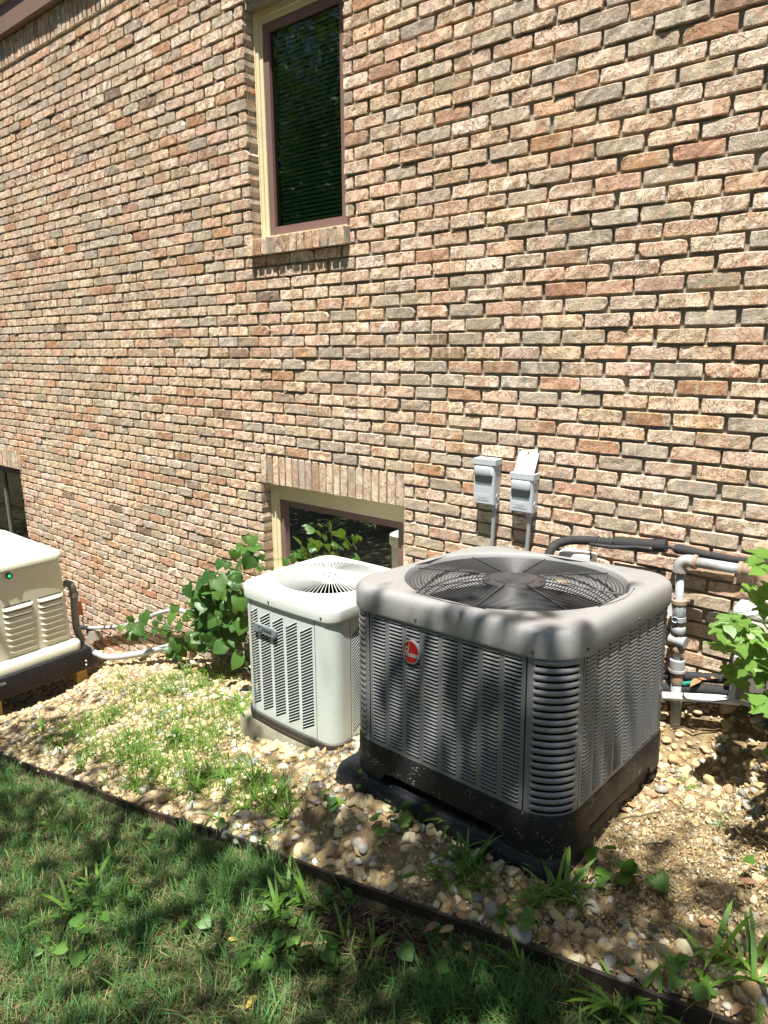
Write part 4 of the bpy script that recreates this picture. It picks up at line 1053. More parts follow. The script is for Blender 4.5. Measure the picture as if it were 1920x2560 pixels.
# ================================================================== GRAVEL
def ico(sub):
    bm = bmesh.new(); bmesh.ops.create_icosphere(bm, subdivisions=sub, radius=1.0); bm.verts.index_update()
    V_ = np.array([v.co[:] for v in bm.verts]); F_ = np.array([[v.index for v in f.verts] for f in bm.faces]); bm.free(); return V_, F_
def lumpy(V_, seed, amp=.16):
    r_ = np.random.default_rng(seed); d = np.ones(len(V_))
    for k in range(7):
        a = r_.normal(size=3); a /= np.linalg.norm(a); d += amp*.5*np.sin((V_@a)*r_.uniform(1.5, 3.4)+r_.uniform(0, 6))
    for k in range(4):                                  # a few flattened sides
        a = r_.normal(size=3); a /= np.linalg.norm(a); lim = r_.uniform(.62, .85); q = V_@a*d; d = np.where(q > lim, d*lim/q, d)
    return V_*d[:, None]
I1, F1 = ico(1); I2, F2 = ico(2); I3, F3 = ico(3)
NVAR = 14
var2 = [lumpy(I2, s_) for s_ in range(NVAR)]; var3 = [lumpy(I3, s_) for s_ in range(NVAR)]; var1 = [lumpy(I1, s_) for s_ in range(NVAR)]
def inside_pads(x, y):
    a = (np.abs(x-GU['c'][0]) < .47) & (np.abs(y-GU['c'][1]) < .47)
    b = (np.abs(x-WU['c'][0]+.03) < .345) & (np.abs(y-WU['c'][1]) < .345)
    return a | b
def rand_rot(n):
    q = rng.normal(size=(n, 4)); q /= np.linalg.norm(q, axis=1)[:, None]; w_, x, y, z = q.T
    return np.stack([np.stack([1-2*(y*y+z*z), 2*(x*y-z*w_), 2*(x*z+y*w_)], 1), np.stack([2*(x*y+z*w_), 1-2*(x*x+z*z), 2*(y*z-x*w_)], 1), np.stack([2*(x*z-y*w_), 2*(y*z+x*w_), 1-2*(x*x+y*y)], 1)], 1)
def flat_rot(n, tilt=.35):
    a = rng.uniform(0, 2*math.pi, n); Z = np.zeros((n, 3, 3)); Z[:, 0, 0] = np.cos(a); Z[:, 0, 1] = -np.sin(a); Z[:, 1, 0] = np.sin(a); Z[:, 1, 1] = np.cos(a); Z[:, 2, 2] = 1
    tx, ty = rng.normal(0, tilt, n), rng.normal(0, tilt, n)
    X = np.zeros((n, 3, 3)); X[:, 0, 0] = 1; X[:, 1, 1] = np.cos(tx); X[:, 1, 2] = -np.sin(tx); X[:, 2, 1] = np.sin(tx); X[:, 2, 2] = np.cos(tx)
    Y = np.zeros((n, 3, 3)); Y[:, 1, 1] = 1; Y[:, 0, 0] = np.cos(ty); Y[:, 0, 2] = np.sin(ty); Y[:, 2, 0] = -np.sin(ty); Y[:, 2, 2] = np.cos(ty)
    return X@Y@Z
def dirtmask(x, y):
    """bare earth beside the right-hand face of the grey unit"""
    d = np.exp(-(((x-.16)/.30)**2+((y+.86)/.36)**2)**2)
    d2 = .15*np.exp(-(((x+.55)/.5)**2+((y+1.36)/.09)**2))
    return np.clip(d+d2, 0, 1)
NS = 12000
sx = rng.uniform(-5.7, .95, NS); sy = edge_y(sx)+.012+rng.random(NS)*(-.005-edge_y(sx)-.012)
keep = ~inside_pads(sx, sy) & (rng.random(NS) > dirtmask(sx, sy)*.55)
sx, sy = sx[keep], sy[keep]; n = len(sx); r0 = np.clip(rng.lognormal(math.log(.0170), .34, n), .008, .038)*(1-.38*dirtmask(sx, sy))
far = sstep(-1.5, -4.5, sx); r0 = r0*(1-.12*far)
rot = flat_rot(n); dims = np.stack([r0, r0*rng.uniform(.62, .95, n), r0*rng.uniform(.42, .72, n)], 1)
sz = ground(sx, sy)+dims[:, 2]*rng.uniform(-.15, .8, n); vi = rng.integers(0, NVAR, n); srnd = rng.random(n)
px_, py_, pz_ = proj(np.stack([sx, sy, sz], 1))
infr = (px_ > 5) & (px_ < 1915) & (py_ > 1400) & (py_ < 2550)
behind = ((px_ > 870) & (px_ < 1690) & (sy > -1.1) & (sx < -.12)) | ((px_ > 600) & (px_ < 900) & (sy > -.8) & (sx > -2.1))
score = np.where(infr & ~behind, r0/pz_, 0); top300 = np.argsort(-score)[:300]
smesh = [mesh_np('stone', v, F3, 'stone', True) for v in var3]
for i in top300:
    o = link('stone', smesh[vi[i]], bed)
    o.matrix_local = Matrix.Translation((sx[i], sy[i], sz[i])) @ Matrix(rot[i].tolist()).to_4x4() @ Matrix.Diagonal((*dims[i], 1))
mask = np.ones(n, bool); mask[top300] = False; ii = np.where(mask)[0]
def cloud(ii, var, Fv, sx, sy, sz, rot, dims, rn):
    T = np.stack(var)[vi[ii] if len(vi) > ii.max() else rng.integers(0, NVAR, len(ii))]
    P_ = np.einsum('nij,nkj->nki', rot[ii], T*dims[ii][:, None, :])+np.stack([sx[ii], sy[ii], sz[ii]], 1)[:, None, :]
    k = T.shape[1]; return P_.reshape(-1, 3), (Fv[None]+(np.arange(len(ii))*k)[:, None, None]).reshape(-1, 3), np.repeat(rn[ii], k)
Va, Fa, Ra = cloud(ii, var2, F2, sx, sy, sz, rot, dims, srnd)
tag(link('gravel', mesh_np('gravel', Va, Fa, 'stones', True, dict(rnd=Ra)), bed), kind='stuff')
NG2 = 13000
gx_ = np.concatenate([rng.uniform(-4.5, .9, 9000), rng.normal(.12, .28, 4000)]); gy_ = np.concatenate([edge_y(gx_[:9000])+.012+rng.random(9000)*(-.005-edge_y(gx_[:9000])-.012), np.clip(rng.normal(-.9, .3, 4000), -1.47, -.05)]); kp = ~inside_pads(gx_, gy_); gx_, gy_ = gx_[kp], gy_[kp]
r1 = rng.uniform(.003, .008, len(gx_)); d1 = np.stack([r1, r1*.8, r1*.6], 1); vi = rng.integers(0, NVAR, len(gx_))
Va, Fa, Ra = cloud(np.arange(len(gx_)), var1, F1, gx_, gy_, ground(gx_, gy_)+r1*.4+.003, rand_rot(len(gx_)), d1, rng.random(len(gx_)))
tag(link('grit', mesh_np('grit', Va, Fa, 'stones', False, dict(rnd=Ra)), bed), kind='stuff')

# ================================================================== RIBBONS: grass, straw, weeds
def ribbons(base, az, length, width, lean, droop, seg=3, taper=1.0, fold=False):
    """arching blades: base (N,3), azimuth, length, width, lean (rad from upright), droop (added bend)"""
    N = len(base); k = seg+1; V_ = np.zeros((N, 2*seg+1, 3)); pos = base.copy(); H_ = np.zeros((N, 2*seg+1))
    d = np.stack([np.cos(az), np.sin(az), np.zeros(N)], 1); side = np.stack([-np.sin(az), np.cos(az), np.zeros(N)], 1)
    for i in range(seg+1):
        t = i/seg
        wv = (width*(1-t**2*.55*taper)*(.75+.5*min(1, 3*t)))[:, None]*.5
        if i < seg: V_[:, 2*i] = pos-side*wv; V_[:, 2*i+1] = pos+side*wv; H_[:, 2*i:2*i+2] = t
        else: V_[:, 2*seg] = pos; H_[:, 2*seg] = 1
        a = lean+droop*(t+.5/seg); st = (length/seg)[:, None]
        pos = pos+st*(np.sin(a)[:, None]*d+np.cos(a)[:, None]*np.array([0, 0, 1.0]))
    F_ = []
    for i in range(seg-1): F_ += [(2*i, 2*i+1, 2*i+3), (2*i, 2*i+3, 2*i+2)]
    F_.append((2*seg-2, 2*seg-1, 2*seg))
    F_ = np.array(F_); n_ = 2*seg+1
    return V_.reshape(-1, 3), (F_[None]+(np.arange(N)*n_)[:, None, None]).reshape(-1, 3), H_.ravel(), n_
def lawn_blades():
    N = 150000
    x = rng.uniform(-5.2, .9, N); y = rng.uniform(-3.3, -1.5, N)
    lim = -1.42-(x+.0)*-.0
    # dense in the part of the lawn that shows, thin elsewhere
    qx, qy, qz = proj(np.stack([x, y, ground(x, y)], 1))
    vis = (qx > -150) & (qx < 2000) & (qy < 2750) & (qz > .3)
    near = y < edge_y(x)-.012
    clump = hnoise(x*2.3+5, y*2.7)*.5+hnoise(x*6, y*7)*.35
    mul = ((x+.62)/.22)**2+((y+1.60)/.10)**2 > 1      # mulch patch left bare
    keep = near & mul & (vis | (rng.random(N) < .15)) & (rng.random(N) < .80+.35*clump)
    x, y = x[keep], y[keep]; N = len(x); cl = clump[keep]
    b = np.stack([x, y, ground(x, y)-.004], 1)
    Ln = rng.uniform(.034, .075, N)*(1+.6*np.clip(cl, -.3, 1)); lean = np.abs(rng.normal(.35, .35, N)); dr = rng.uniform(.2, 1.5, N)
    az = rng.uniform(0, 2*math.pi, N)+.0
    V_, F_, H_, k = ribbons(b, az, Ln, rng.uniform(.0014, .0030, N), lean, dr, 2)
    r_ = np.clip(rng.random(N)*.84-cl*.08, 0, .83); r_ = np.where(rng.random(N) < .09+.09*(cl < 0), rng.uniform(.84, 1, N), r_)
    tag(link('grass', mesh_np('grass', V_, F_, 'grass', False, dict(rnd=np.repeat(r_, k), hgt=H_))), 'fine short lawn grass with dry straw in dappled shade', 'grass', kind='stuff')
    # flat dry thatch between the blades, and a few coarse blades
    N = 5000; x = rng.uniform(-4.4, .5, N); y = rng.uniform(-2.7, -1.52, N); kp = (y < edge_y(x)-.02) & (hnoise(x*2.3+5, y*2.7) < .25); x, y = x[kp], y[kp]; N = len(x)
    V_, F_, H_, k = ribbons(np.stack([x, y, ground(x, y)+rng.uniform(.004, .026, N)], 1), rng.uniform(0, 6.283, N), rng.uniform(.03, .09, N), rng.uniform(.0012, .0026, N), 1.4+rng.normal(0, .15, N), rng.uniform(-.1, .3, N), 2)
    tag(link('thatch', mesh_np('thatch', V_, F_, 'straw', False, dict(rnd=np.repeat(rng.random(N), k))), lawn), kind='stuff')
    N = 5200; x = rng.uniform(-4.4, .5, N); y = rng.uniform(-2.7, -1.52, N); kp = (y < edge_y(x)-.02) & (rng.random(N) < .6+.6*hnoise(x*3.1, y*3.3+2)); x, y = x[kp], y[kp]; N = len(x)
    V_, F_, H_, k = ribbons(np.stack([x, y, ground(x, y)-.004], 1), rng.uniform(0, 6.283, N), rng.uniform(.05, .12, N), rng.uniform(.003, .0052, N), np.abs(rng.normal(.4, .3, N)), rng.uniform(.3, 1.5, N), 4)
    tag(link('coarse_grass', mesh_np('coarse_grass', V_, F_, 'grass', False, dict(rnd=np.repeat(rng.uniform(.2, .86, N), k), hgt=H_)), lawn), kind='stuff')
    # taller tufts
    T = 46; cx = rng.uniform(-3.6, .3, T); cy = np.array([rng.uniform(max(-2.5, -1.75-abs(a_)*.0-.6), float(edge_y(a_))-.03) for a_ in cx])
    hl = [ghit(*q_) for q_ in ((560, 2200), (600, 2230), (650, 2210), (520, 2150), (470, 2110), (690, 2180), (560, 2240), (1180, 2500), (1260, 2520), (1080, 2490), (350, 2330), (250, 2260), (1120, 2520), (1320, 2540))]
    cx = np.concatenate([cx, [p_[0] for p_ in hl]*2]); cy = np.concatenate([cy, [p_[1]-.02 for p_ in hl]*2])
    per = 55; x = np.repeat(cx, per)+rng.normal(0, .030, len(cx)*per); y = np.minimum(np.repeat(cy, per)+rng.normal(0, .030, len(cx)*per), edge_y(x)-.012); N = len(x)
    b = np.stack([x, y, ground(x, y)-.004], 1)
    V_, F_, H_, k = ribbons(b, rng.uniform(0, 6.283, N), rng.uniform(.06, .14, N), rng.uniform(.0014, .0026, N), np.abs(rng.normal(.25, .2, N)), rng.uniform(.3, 1.4, N), 4)
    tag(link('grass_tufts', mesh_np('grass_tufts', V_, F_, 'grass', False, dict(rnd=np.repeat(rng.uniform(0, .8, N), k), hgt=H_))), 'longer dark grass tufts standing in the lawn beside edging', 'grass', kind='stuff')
lawn_blades()
def litter():
    x = np.concatenate([rng.normal(.12, .24, 1300), rng.uniform(-2.5, .6, 700)]); y = np.concatenate([rng.normal(-.95, .27, 1300), rng.uniform(-1.48, -.1, 700)])
    kp = ~inside_pads(x, y) & (y > edge_y(x)+.02) & (y < -.03); x, y = x[kp], y[kp]; N = len(x)
    b = np.stack([x, y, ground(x, y)+.012+rng.uniform(0, .008, N)], 1)
    V_, F_, H_, k = ribbons(b, rng.uniform(0, 6.283, N), rng.uniform(.02, .10, N), rng.uniform(.0012, .0030, N), np.full(N, 1.45)+rng.normal(0, .08, N), rng.uniform(0, .15, N), 2)
    tag(link('straw_litter', mesh_np('straw_litter', V_, F_, 'straw', False, dict(rnd=np.repeat(rng.random(N), k))), bed), kind='stuff')
litter()
def gravel_weeds():
    c_ = [ghit(*q_) for q_ in ((440, 1700), (520, 1690), (560, 1700), (480, 1730), (400, 1740), (330, 1730), (300, 1790), (400, 1790), (480, 1790), (540, 1780), (250, 1800), (200, 1820), (350, 1850), (420, 1840), (330, 1880), (380, 1900), (300, 1900), (460, 1880), (430, 1930), (510, 1860), (560, 1830), (590, 1790), (350, 1950), (470, 1950), (520, 1960), (220, 1870), (150, 1850), (560, 1930), (620, 1960), (690, 1990), (640, 2010))]
    c_ = np.array(c_)[:, :2]; per = 120; x = np.repeat(c_[:, 0], per)+rng.normal(0, .11, len(c_)*per); y = np.repeat(c_[:, 1], per)+rng.normal(0, .07, len(c_)*per)
    kp = (y > edge_y(x)+.02) & (y < -.05) & ~inside_pads(x, y); x, y = x[kp], y[kp]; N = len(x)
    V_, F_, H_, k = ribbons(np.stack([x, y, ground(x, y)], 1), rng.uniform(0, 6.283, N), rng.uniform(.04, .12, N), rng.uniform(.0022, .0055, N), np.abs(rng.normal(.4, .3, N)), rng.uniform(.3, 1.6, N), 4)
    tag(link('weedy_grass', mesh_np('weedy_grass', V_, F_, 'weed', False, dict(rnd=np.repeat(rng.random(N), k)))), 'thin yellow green weedy grass scattered through the sunlit gravel left of white unit', 'grass', kind='stuff')
gravel_weeds()

# crabgrass clumps
def crab_mesh(seed, nb=11, L=(.07, .15), wd=(.005, .0085)):
    r_ = np.random.default_rng(seed); N = nb
    b = np.stack([r_.normal(0, .008, N), r_.normal(0, .008, N), np.full(N, -.01)], 1)
    V_, F_, H_, k = ribbons(b, np.arange(N)*2.4+r_.normal(0, .3, N), r_.uniform(*L, N), r_.uniform(*wd, N), np.abs(r_.normal(.35, .3, N)), r_.uniform(.6, 1.9, N), 6, .9)
    return mesh_np('crabgrass', V_, F_, 'weed', True, dict(rnd=np.repeat(r_.random(N), k)))
crab = [crab_mesh(s_, nb) for s_, nb in ((1, 9), (2, 12), (3, 15), (4, 7), (5, 11), (6, 18))]
tall = [crab_mesh(s_, nb, (.12, .22), (.009, .014)) for s_, nb in ((21, 7), (22, 9), (23, 6))]
zA = lambda x, y: (x/1.728, 1780+y/1.728); zB = lambda x, y: (960+x/1.728, 1900+y/1.728)
def spot(P_):
    x, y = float(P_[0]), float(P_[1]); e = y-float(edge_y(x))
    if e < 0:
        if abs(x+.6) < .45 and e > -.25: return 'beside the dark mulch patch'
        return 'just outside the steel edging' if e > -.14 else 'out in the open lawn'
    if abs(x-WU['c'][0]) < .5 and abs(y-WU['c'][1]) < .5: return 'next to the white unit'
    if abs(x-GU['c'][0]) < .62 and y < -1.1: return 'before the black pad'
    if x > -.1: return 'right of the grey unit'
    if e < .16: return 'just inside the steel edging'
    if x < -3.6: return 'near the generator stand'
    if y > -.55: return 'below the heart leaved shrub'
    return 'in open gravel'
def put(mesh, name, P_, s_, lab, cat, grp):
    if grp and cat == 'weed':
        w_ = spot(P_); big_ = 'large ' if s_ > 1.0 else 'small '
        lab = big_+lab+' '+w_; grp = big_+grp+', '+w_
    o = link(name, mesh); o.location = P_; o.rotation_euler = (rng.normal(0, .1), rng.normal(0, .1), rng.uniform(0, 6.28)); o.scale = (s_,)*3
    return tag(o, lab, cat, grp)
gl_ = [zA(*q_) for q_ in ((330, 110), (470, 60), (380, 210), (560, 200), (640, 170), (760, 140), (870, 90), (830, 270), (590, 340), (760, 370), (980, 310), (1100, 330), (1150, 420), (1200, 390), (350, 250), (960, 480), (1130, 590), (1240, 470), (440, 20), (300, 20), (560, 110), (500, 150), (690, 230), (610, 250), (700, 60), (250, 160), (180, 90), (900, 300), (1060, 420), (850, 350))]
gl_ += [zB(*q_) for q_ in ((300, 440), (400, 460), (350, 520), (280, 540), (420, 560), (640, 650), (850, 640))]
gl_ += [(470, 1690), (520, 1680), (560, 1672), (430, 1700), (380, 1712), (500, 1720), (420, 1740), (340, 1760), (460, 1770), (540, 1750), (300, 1700), (260, 1730)]
# leave the big shaded clumps dense, the sunlit ones small
for i, q_ in enumerate(gl_):
    P_ = ghit(*q_)
    if P_[1] < edge_y(P_[0])+.02: P_[1] = edge_y(P_[0])+.03
    P_[2] = float(ground(P_[0], P_[1]))+.008
    put(crab[i % 6], 'crabgrass', P_, rng.uniform(.75, 1.2), 'bright green crabgrass clump among river stones', 'weed', 'crabgrass in the gravel')
for i, q_ in enumerate([zB(330, 275), zB(300, 290), zB(690, 530), zB(720, 610), zB(770, 600), zB(1430, 880), zB(1560, 900), zB(1620, 980)]):
    P_ = ghit(*q_); P_[2] = float(ground(P_[0], P_[1]))+.005
    put(tall[i % 3], 'crabgrass', P_, rng.uniform(.7, 1.0), 'broad bladed weed grass arching over stones', 'weed', 'broad bladed weeds in the stones')
for i, q_ in enumerate([zA(370, 800), zA(415, 760), zA(510, 830), zA(560, 840), zA(1240, 800), zA(1320, 820), zA(1380, 870), zA(1500, 1000), zA(1610, 1030), zA(1150, 1020), zA(300, 880), zA(1200, 900), zB(1045, 1080), zB(1010, 1100), zB(1180, 1110), zB(580, 930)]):
    P_ = ghit(*q_); P_[1] = min(P_[1], edge_y(P_[0])-.03); P_[2] = float(ground(P_[0], P_[1]))-.004
    put(tall[i % 3], 'crabgrass', P_, rng.uniform(.6, 1.0), 'broad light green weed grass above the lawn', 'weed', 'broad bladed weeds in the lawn')
for i, q_ in enumerate([(600, 1665), (585, 1650), (618, 1680), (612, 1800), (600, 1760), (618, 1830)]):
    P_ = ghit(*q_); P_[2] = float(ground(P_[0], P_[1]))
    put(tall[i % 3], 'crabgrass', P_, rng.uniform(.9, 1.3), 'tall arching weed grass from gravel', 'weed', 'weeds beside the white unit')

# heart shaped and rounded leaves
def heart_outline(n=14, notch=.16, tip=1.0):
    pts = []
    for i in range(n+1):
        t = i/n; a = math.pi*t
        wv = .60*max(0.0, math.sin(math.pi*t**.72))**.8*(1-.30*t); y = -.12+notch*(1-min(1, t*5))*-.0+1.05*(t**.95)*tip
        if t < .18: y = -.14*math.sin(t/.18*math.pi*.5)*1.0
        pts.append((wv, y))
    return pts
def leaf_mesh(name, mat, fold=.18, curl=.25, outline=None, rnd=None):
    o_ = outline or heart_outline(); n = len(o_); V_ = []; F_ = []
    for (wv, y) in o_:
        cy = max(y, 0.0) if wv > .001 or y > .5 else y
        z0_ = -curl*y*y*.5
        V_ += [(-wv, y, z0_+fold*wv-.10*wv*wv*2), (-wv*.5, (y+cy)/2, z0_+fold*wv*.62), (0, cy, z0_), (wv*.5, (y+cy)/2, z0_+fold*wv*.62), (wv, y, z0_+fold*wv-.10*wv*wv*2)]
    for i in range(n-1):
        for j in range(4): F_.append((i*5+j, i*5+j+1, (i+1)*5+j+1, (i+1)*5+j))
    return V_, F_
def lobed_outline():
    """half outline, base to tip, of a leaf with pointed lobes"""
    return [(0, 0), (.16, -.06), (.34, .02), (.42, .17), (.33, .20), (.30, .27), (.55, .38), (.60, .52), (.46, .50), (.30, .50), (.24, .56), (.27, .68), (.22, .80), (.15, .84), (.08, .95), (0, 1.08)]
hv = []
for k_, (fo, cu_) in enumerate(((.16, .25), (.30, .45), (-.12, .35), (.05, .6))):
    V_, F_ = leaf_mesh('leaf', 'heart_leaf', fo, cu_); hv.append(mesh_np('leaf', V_, F_, 'heart_leaf', True))
lv = []
for k_, (fo, cu_) in enumerate(((.12, .25), (.22, .4), (-.08, .3))):
    V_, F_ = leaf_mesh('leaf', 'lobed_leaf', fo, cu_, lobed_outline()); lv.append(mesh_np('leaf', V_, F_, 'lobed_leaf', True))
def orient(nrm, tip):
    n_ = np.array(nrm, float); n_ /= np.linalg.norm(n_); t_ = np.array(tip, float); t_ -= n_*(t_@n_); t_ /= np.linalg.norm(t_)+1e-9; s_ = np.cross(t_, n_)
    return Matrix(((s_[0], t_[0], n_[0]), (s_[1], t_[1], n_[1]), (s_[2], t_[2], n_[2]))).to_4x4()
def hang_leaf(meshes, P_, size, parent, org, spread=.45, nb=(.25, -.75, .75), wide=1.0):
    nrm = np.array(nb)+rng.normal(0, spread, 3); tip = np.array([rng.normal(0, .55), rng.normal(-.2, .3), -1.0])
    o = link('leaf', meshes[rng.integers(0, len(meshes))], parent); Mx = orient(nrm, tip)
    s_ = size*rng.uniform(.62, 1.25)
    base = np.array(P_)-np.array(Mx.col[1][:3])*s_*.45
    o.matrix_local = Matrix.Translation(Vector(base-np.array(org))) @ Mx @ Matrix.Diagonal((s_*wide, s_, s_, 1))
    return base
def tube_to(a, b, r0_, r1_, n=10, sag=.0):
    P_ = [np.array(a)*(1-t)+np.array(b)*t+np.array([0, 0, -sag*4*t*(1-t)])+rng.normal(0, .004, 3)*(0 < t < 1) for t in np.linspace(0, 1, n)]
    return P_, np.linspace(r0_, r1_, n)
# --- vine / young redbud beside the white unit
vroot = ghit(592, 1652); vroot[1] = max(vroot[1], -.45); vroot = np.array([-2.42, -.30, float(ground(-2.42, -.30))])
vine = thing('leafy_shrub', 'dark green shrub with heart shaped leaves climbing bricks beside white unit', 'shrub', tuple(vroot))
z7 = lambda x, y: (300+x/2.8, 1300+y/2.8)
vl = [(885, 135), (930, 150), (845, 205), (905, 240), (900, 300), (940, 200), (800, 250), (745, 320), (690, 310), (655, 378), (600, 410), (640, 430), (830, 320), (740, 410), (545, 455), (590, 500), (700, 450), (780, 420), (820, 470), (530, 530), (610, 560), (560, 560), (680, 530), (740, 520), (790, 525), (850, 580), (660, 580), (520, 610), (580, 600), (640, 640), (480, 500), (590, 680), (520, 660), (450, 690), (640, 660), (700, 640), (820, 650), (780, 690), (580, 720), (700, 690),
      (370, 630), (280, 690), (350, 690), (165, 690), (75, 705), (5, 760), (70, 750), (140, 775), (160, 820), (95, 805), (240, 780), (250, 735), (310, 760), (330, 800), (300, 800), (370, 750), (400, 740), (490, 790), (480, 840), (640, 765), (610, 830), (540, 880), (630, 870), (500, 900), (580, 900), (410, 955), (440, 930), (340, 910), (350, 930), (400, 880), (700, 780), (720, 850), (800, 990), (760, 900), (690, 900)]
rw_ = [(655, 1395), (712, 1405), (730, 1400), (640, 1360), (650, 1420), (625, 1385)]
leafpts = []
for q_ in vl:
    y = -.20-.28*rng.random()
    if q_[0] < 430: y = -.16-.14*rng.random()
    leafpts.append((at(*z7(*q_), Y=y), .098 if q_[0] < 430 or q_[1] > 850 else .090))
for q_ in rw_: leafpts.append((at(*q_, Y=-.16-.08*rng.random()), .05))
for i in range(150):
    a_ = rng.random(); xx = 520+330*a_; yy = rng.uniform(330+(1-a_)*230, 900)
    leafpts.append((at(*z7(xx, yy), Y=-.12-.30*rng.random()), .085))
leafpts = [(P_, s_) for P_, s_ in leafpts if P_[2] > float(ground(P_[0], P_[1]))+.02]
limbs = []
for tgt, n_ in (((905, 190), 14), ((760, 380), 12), ((600, 520), 12), ((560, 700), 12), ((330, 770), 14), ((60, 730), 16), ((500, 880), 10), ((690, 600), 12), ((830, 420), 12)):
    e_ = at(*z7(*tgt), Y=-.24); s0_ = vroot+rng.normal(0, .03, 3)*(1, 1, 0); mid = s0_*.45+e_*.55+np.array([0, 0, .10 if tgt[0] < 400 else .05])
    P_ = bez([s0_, mid, e_], 16); limbs.append(np.array(P_))
    bw(MB().tube(P_, np.linspace(.006, .0022, len(P_)), 6), 'stem', 'bark', vine, smooth=True)
allp = np.concatenate(limbs)
mst = MB()
for P_, s_ in leafpts:
    b_ = hang_leaf(hv, P_, s_, vine, vroot, .42, (.30, -.75, .62), 1.0)
    j = np.argmin(np.linalg.norm(allp-b_, axis=1)); mst.tube([b_, .5*(b_+allp[j])+(0, 0, .012), allp[j]], .0011, 4, False)
tag(bw(mst, 'leaf_stalks', 'heart_leaf', vine), kind='stuff')
# --- shrub with lobed leaves at the right edge
sroot = np.array([.52, -.42, float(ground(.52, -.42))])
shr = thing('leafy_shrub', 'bright green shrub with pointed lobed leaves in front of the grey utility box', 'shrub', tuple(sroot))
sl_ = [(1900, 1390), (1912, 1420), (1885, 1402), (1880, 1480), (1905, 1492), (1918, 1470), (1825, 1558), (1800, 1580), (1850, 1560), (1858, 1605), (1800, 1612), (1832, 1622), (1880, 1578), (1895, 1600), (1912, 1560), (1870, 1645), (1900, 1655), (1890, 1625), (1915, 1630), (1822, 1680), (1848, 1700), (1905, 1690), (1912, 1720), (1880, 1740), (1915, 1745), (1895, 1765), (1862, 1668), (1918, 1600), (1908, 1525)]
lp = [(at(*q_, Y=-.36-.16*rng.random()), .080) for q_ in sl_]
vis_n = len(lp)
for i in range(240):
    lp.append((np.array([.30+.75*rng.random(), -.22-.85*rng.random(), -1.50+.85*rng.random()]), .095))
lp = [(P_, s_) for k_, (P_, s_) in enumerate(lp) if k_ < vis_n or proj(P_)[0] > 1935]
limbs = []
for e_ in ((.30, -.44, -.95), (.28, -.46, -1.22), (.34, -.42, -1.36), (.75, -.6, -.8), (.55, -.9, -.9), (.9, -.4, -1.0), (.65, -.95, -1.2), (.45, -.35, -.8)):
    P_ = bez([sroot, sroot*.5+np.array(e_)*.5+(0, 0, .12), e_], 12); limbs.append(np.array(P_)); bw(MB().tube(P_, np.linspace(.007, .0025, len(P_)), 6), 'stem', 'bark', shr, smooth=True)
allp = np.concatenate(limbs); mst = MB(); Lv = [[], []]; nv0 = 0
for k_, (P_, s_) in enumerate(lp):
    if k_ < vis_n:
        b_ = hang_leaf(lv, P_, s_, shr, sroot, .30, (.05, -.55, .9), 1.05)
    else:
        nrm = np.array((0, -.3, 1.0))+rng.normal(0, .4, 3); Mx = np.array(orient(nrm, rng.normal(0, 1, 3)))[:3, :3]
        V_, F_ = leaf_mesh('leaf', 'lobed_leaf', .12, .3, lobed_outline()); V_ = (np.array(V_)*s_)@Mx.T+P_-sroot
        Lv[0].append(V_); Lv[1] += [tuple(i+nv0 for i in f) for f in F_]; nv0 += len(V_); b_ = P_
    j = np.argmin(np.linalg.norm(allp-b_, axis=1)); mst.tube([b_, .5*(b_+allp[j])+(0, 0, .01), allp[j]], .0013, 4, False)
tag(bw(mst, 'leaf_stalks', 'lobed_leaf', shr), kind='stuff')
if Lv[0]:
    VV = np.concatenate(Lv[0]); tag(link('foliage', mesh_np('foliage', VV, Lv[1], 'lobed_leaves', True, dict(rnd=np.repeat(rng.random(len(Lv[0])), len(Lv[0][0])))), shr), kind='stuff')

# --- violets and seedlings
def violet_mesh(seed, n, size=(.03, .05), ht=(.02, .07), mat='violet'):
    r_ = np.random.default_rng(seed); VV = []; FF = []; rr = []; nv = 0
    def addm(V_, F_, rv):
        nonlocal nv
        VV.append(np.array(V_)); FF.extend([tuple(i+nv for i in f) for f in F_]); rr.append(np.full(len(V_), rv)); nv += len(V_)
    for i in range(n):
        a = i*2.4+r_.normal(0, .4); d = r_.uniform(.012, .05); h_ = r_.uniform(*ht); P_ = np.array([d*math.cos(a), d*math.sin(a), h_])
        V_, F_ = leaf_mesh('l', mat, .10, .3, heart_outline(8)); nrm = np.array([.35*math.cos(a), .35*math.sin(a), 1.0])+r_.normal(0, .2, 3)
        Mx = np.array(orient(nrm, (math.cos(a), math.sin(a), 0)))[:3, :3]; s_ = r_.uniform(*size)
        addm((np.array(V_)*s_)@Mx.T+P_, F_, r_.random())
        t = MB().tube([(0, 0, -.01), P_*.5+(0, 0, .008), P_], .0010, 4, False); addm(t.v[0], t.f, .3)
    return mesh_np('violet', np.concatenate(VV), FF, mat, True, dict(rnd=np.concatenate(rr)))
vio = [violet_mesh(s_, n_) for s_, n_ in ((1, 3), (2, 5), (3, 4), (4, 2))]
for i, q_ in enumerate([zA(1170, 870), zA(1250, 890), zA(1500, 770), zA(860, 950), zA(420, 930), zA(330, 1050), zA(1240, 1010), zA(1090, 1100), zA(1080, 1150), zA(1230, 1080), zA(1390, 1090), zA(1395, 1120), zA(310, 400), zA(150, 530), zA(640, 560), zA(380, 880), zA(190, 1060), zB(340, 960), zB(390, 950), zB(50, 860), zB(260, 990)]):
    P_ = ghit(*q_); P_[1] = min(P_[1], edge_y(P_[0])-.03); P_[2] = float(ground(P_[0], P_[1]))-.002
    put(vio[i % 4], 'violet', P_, rng.uniform(.7, 1.15), 'low violet with heart shaped leaves', 'weed', 'violets in the lawn')
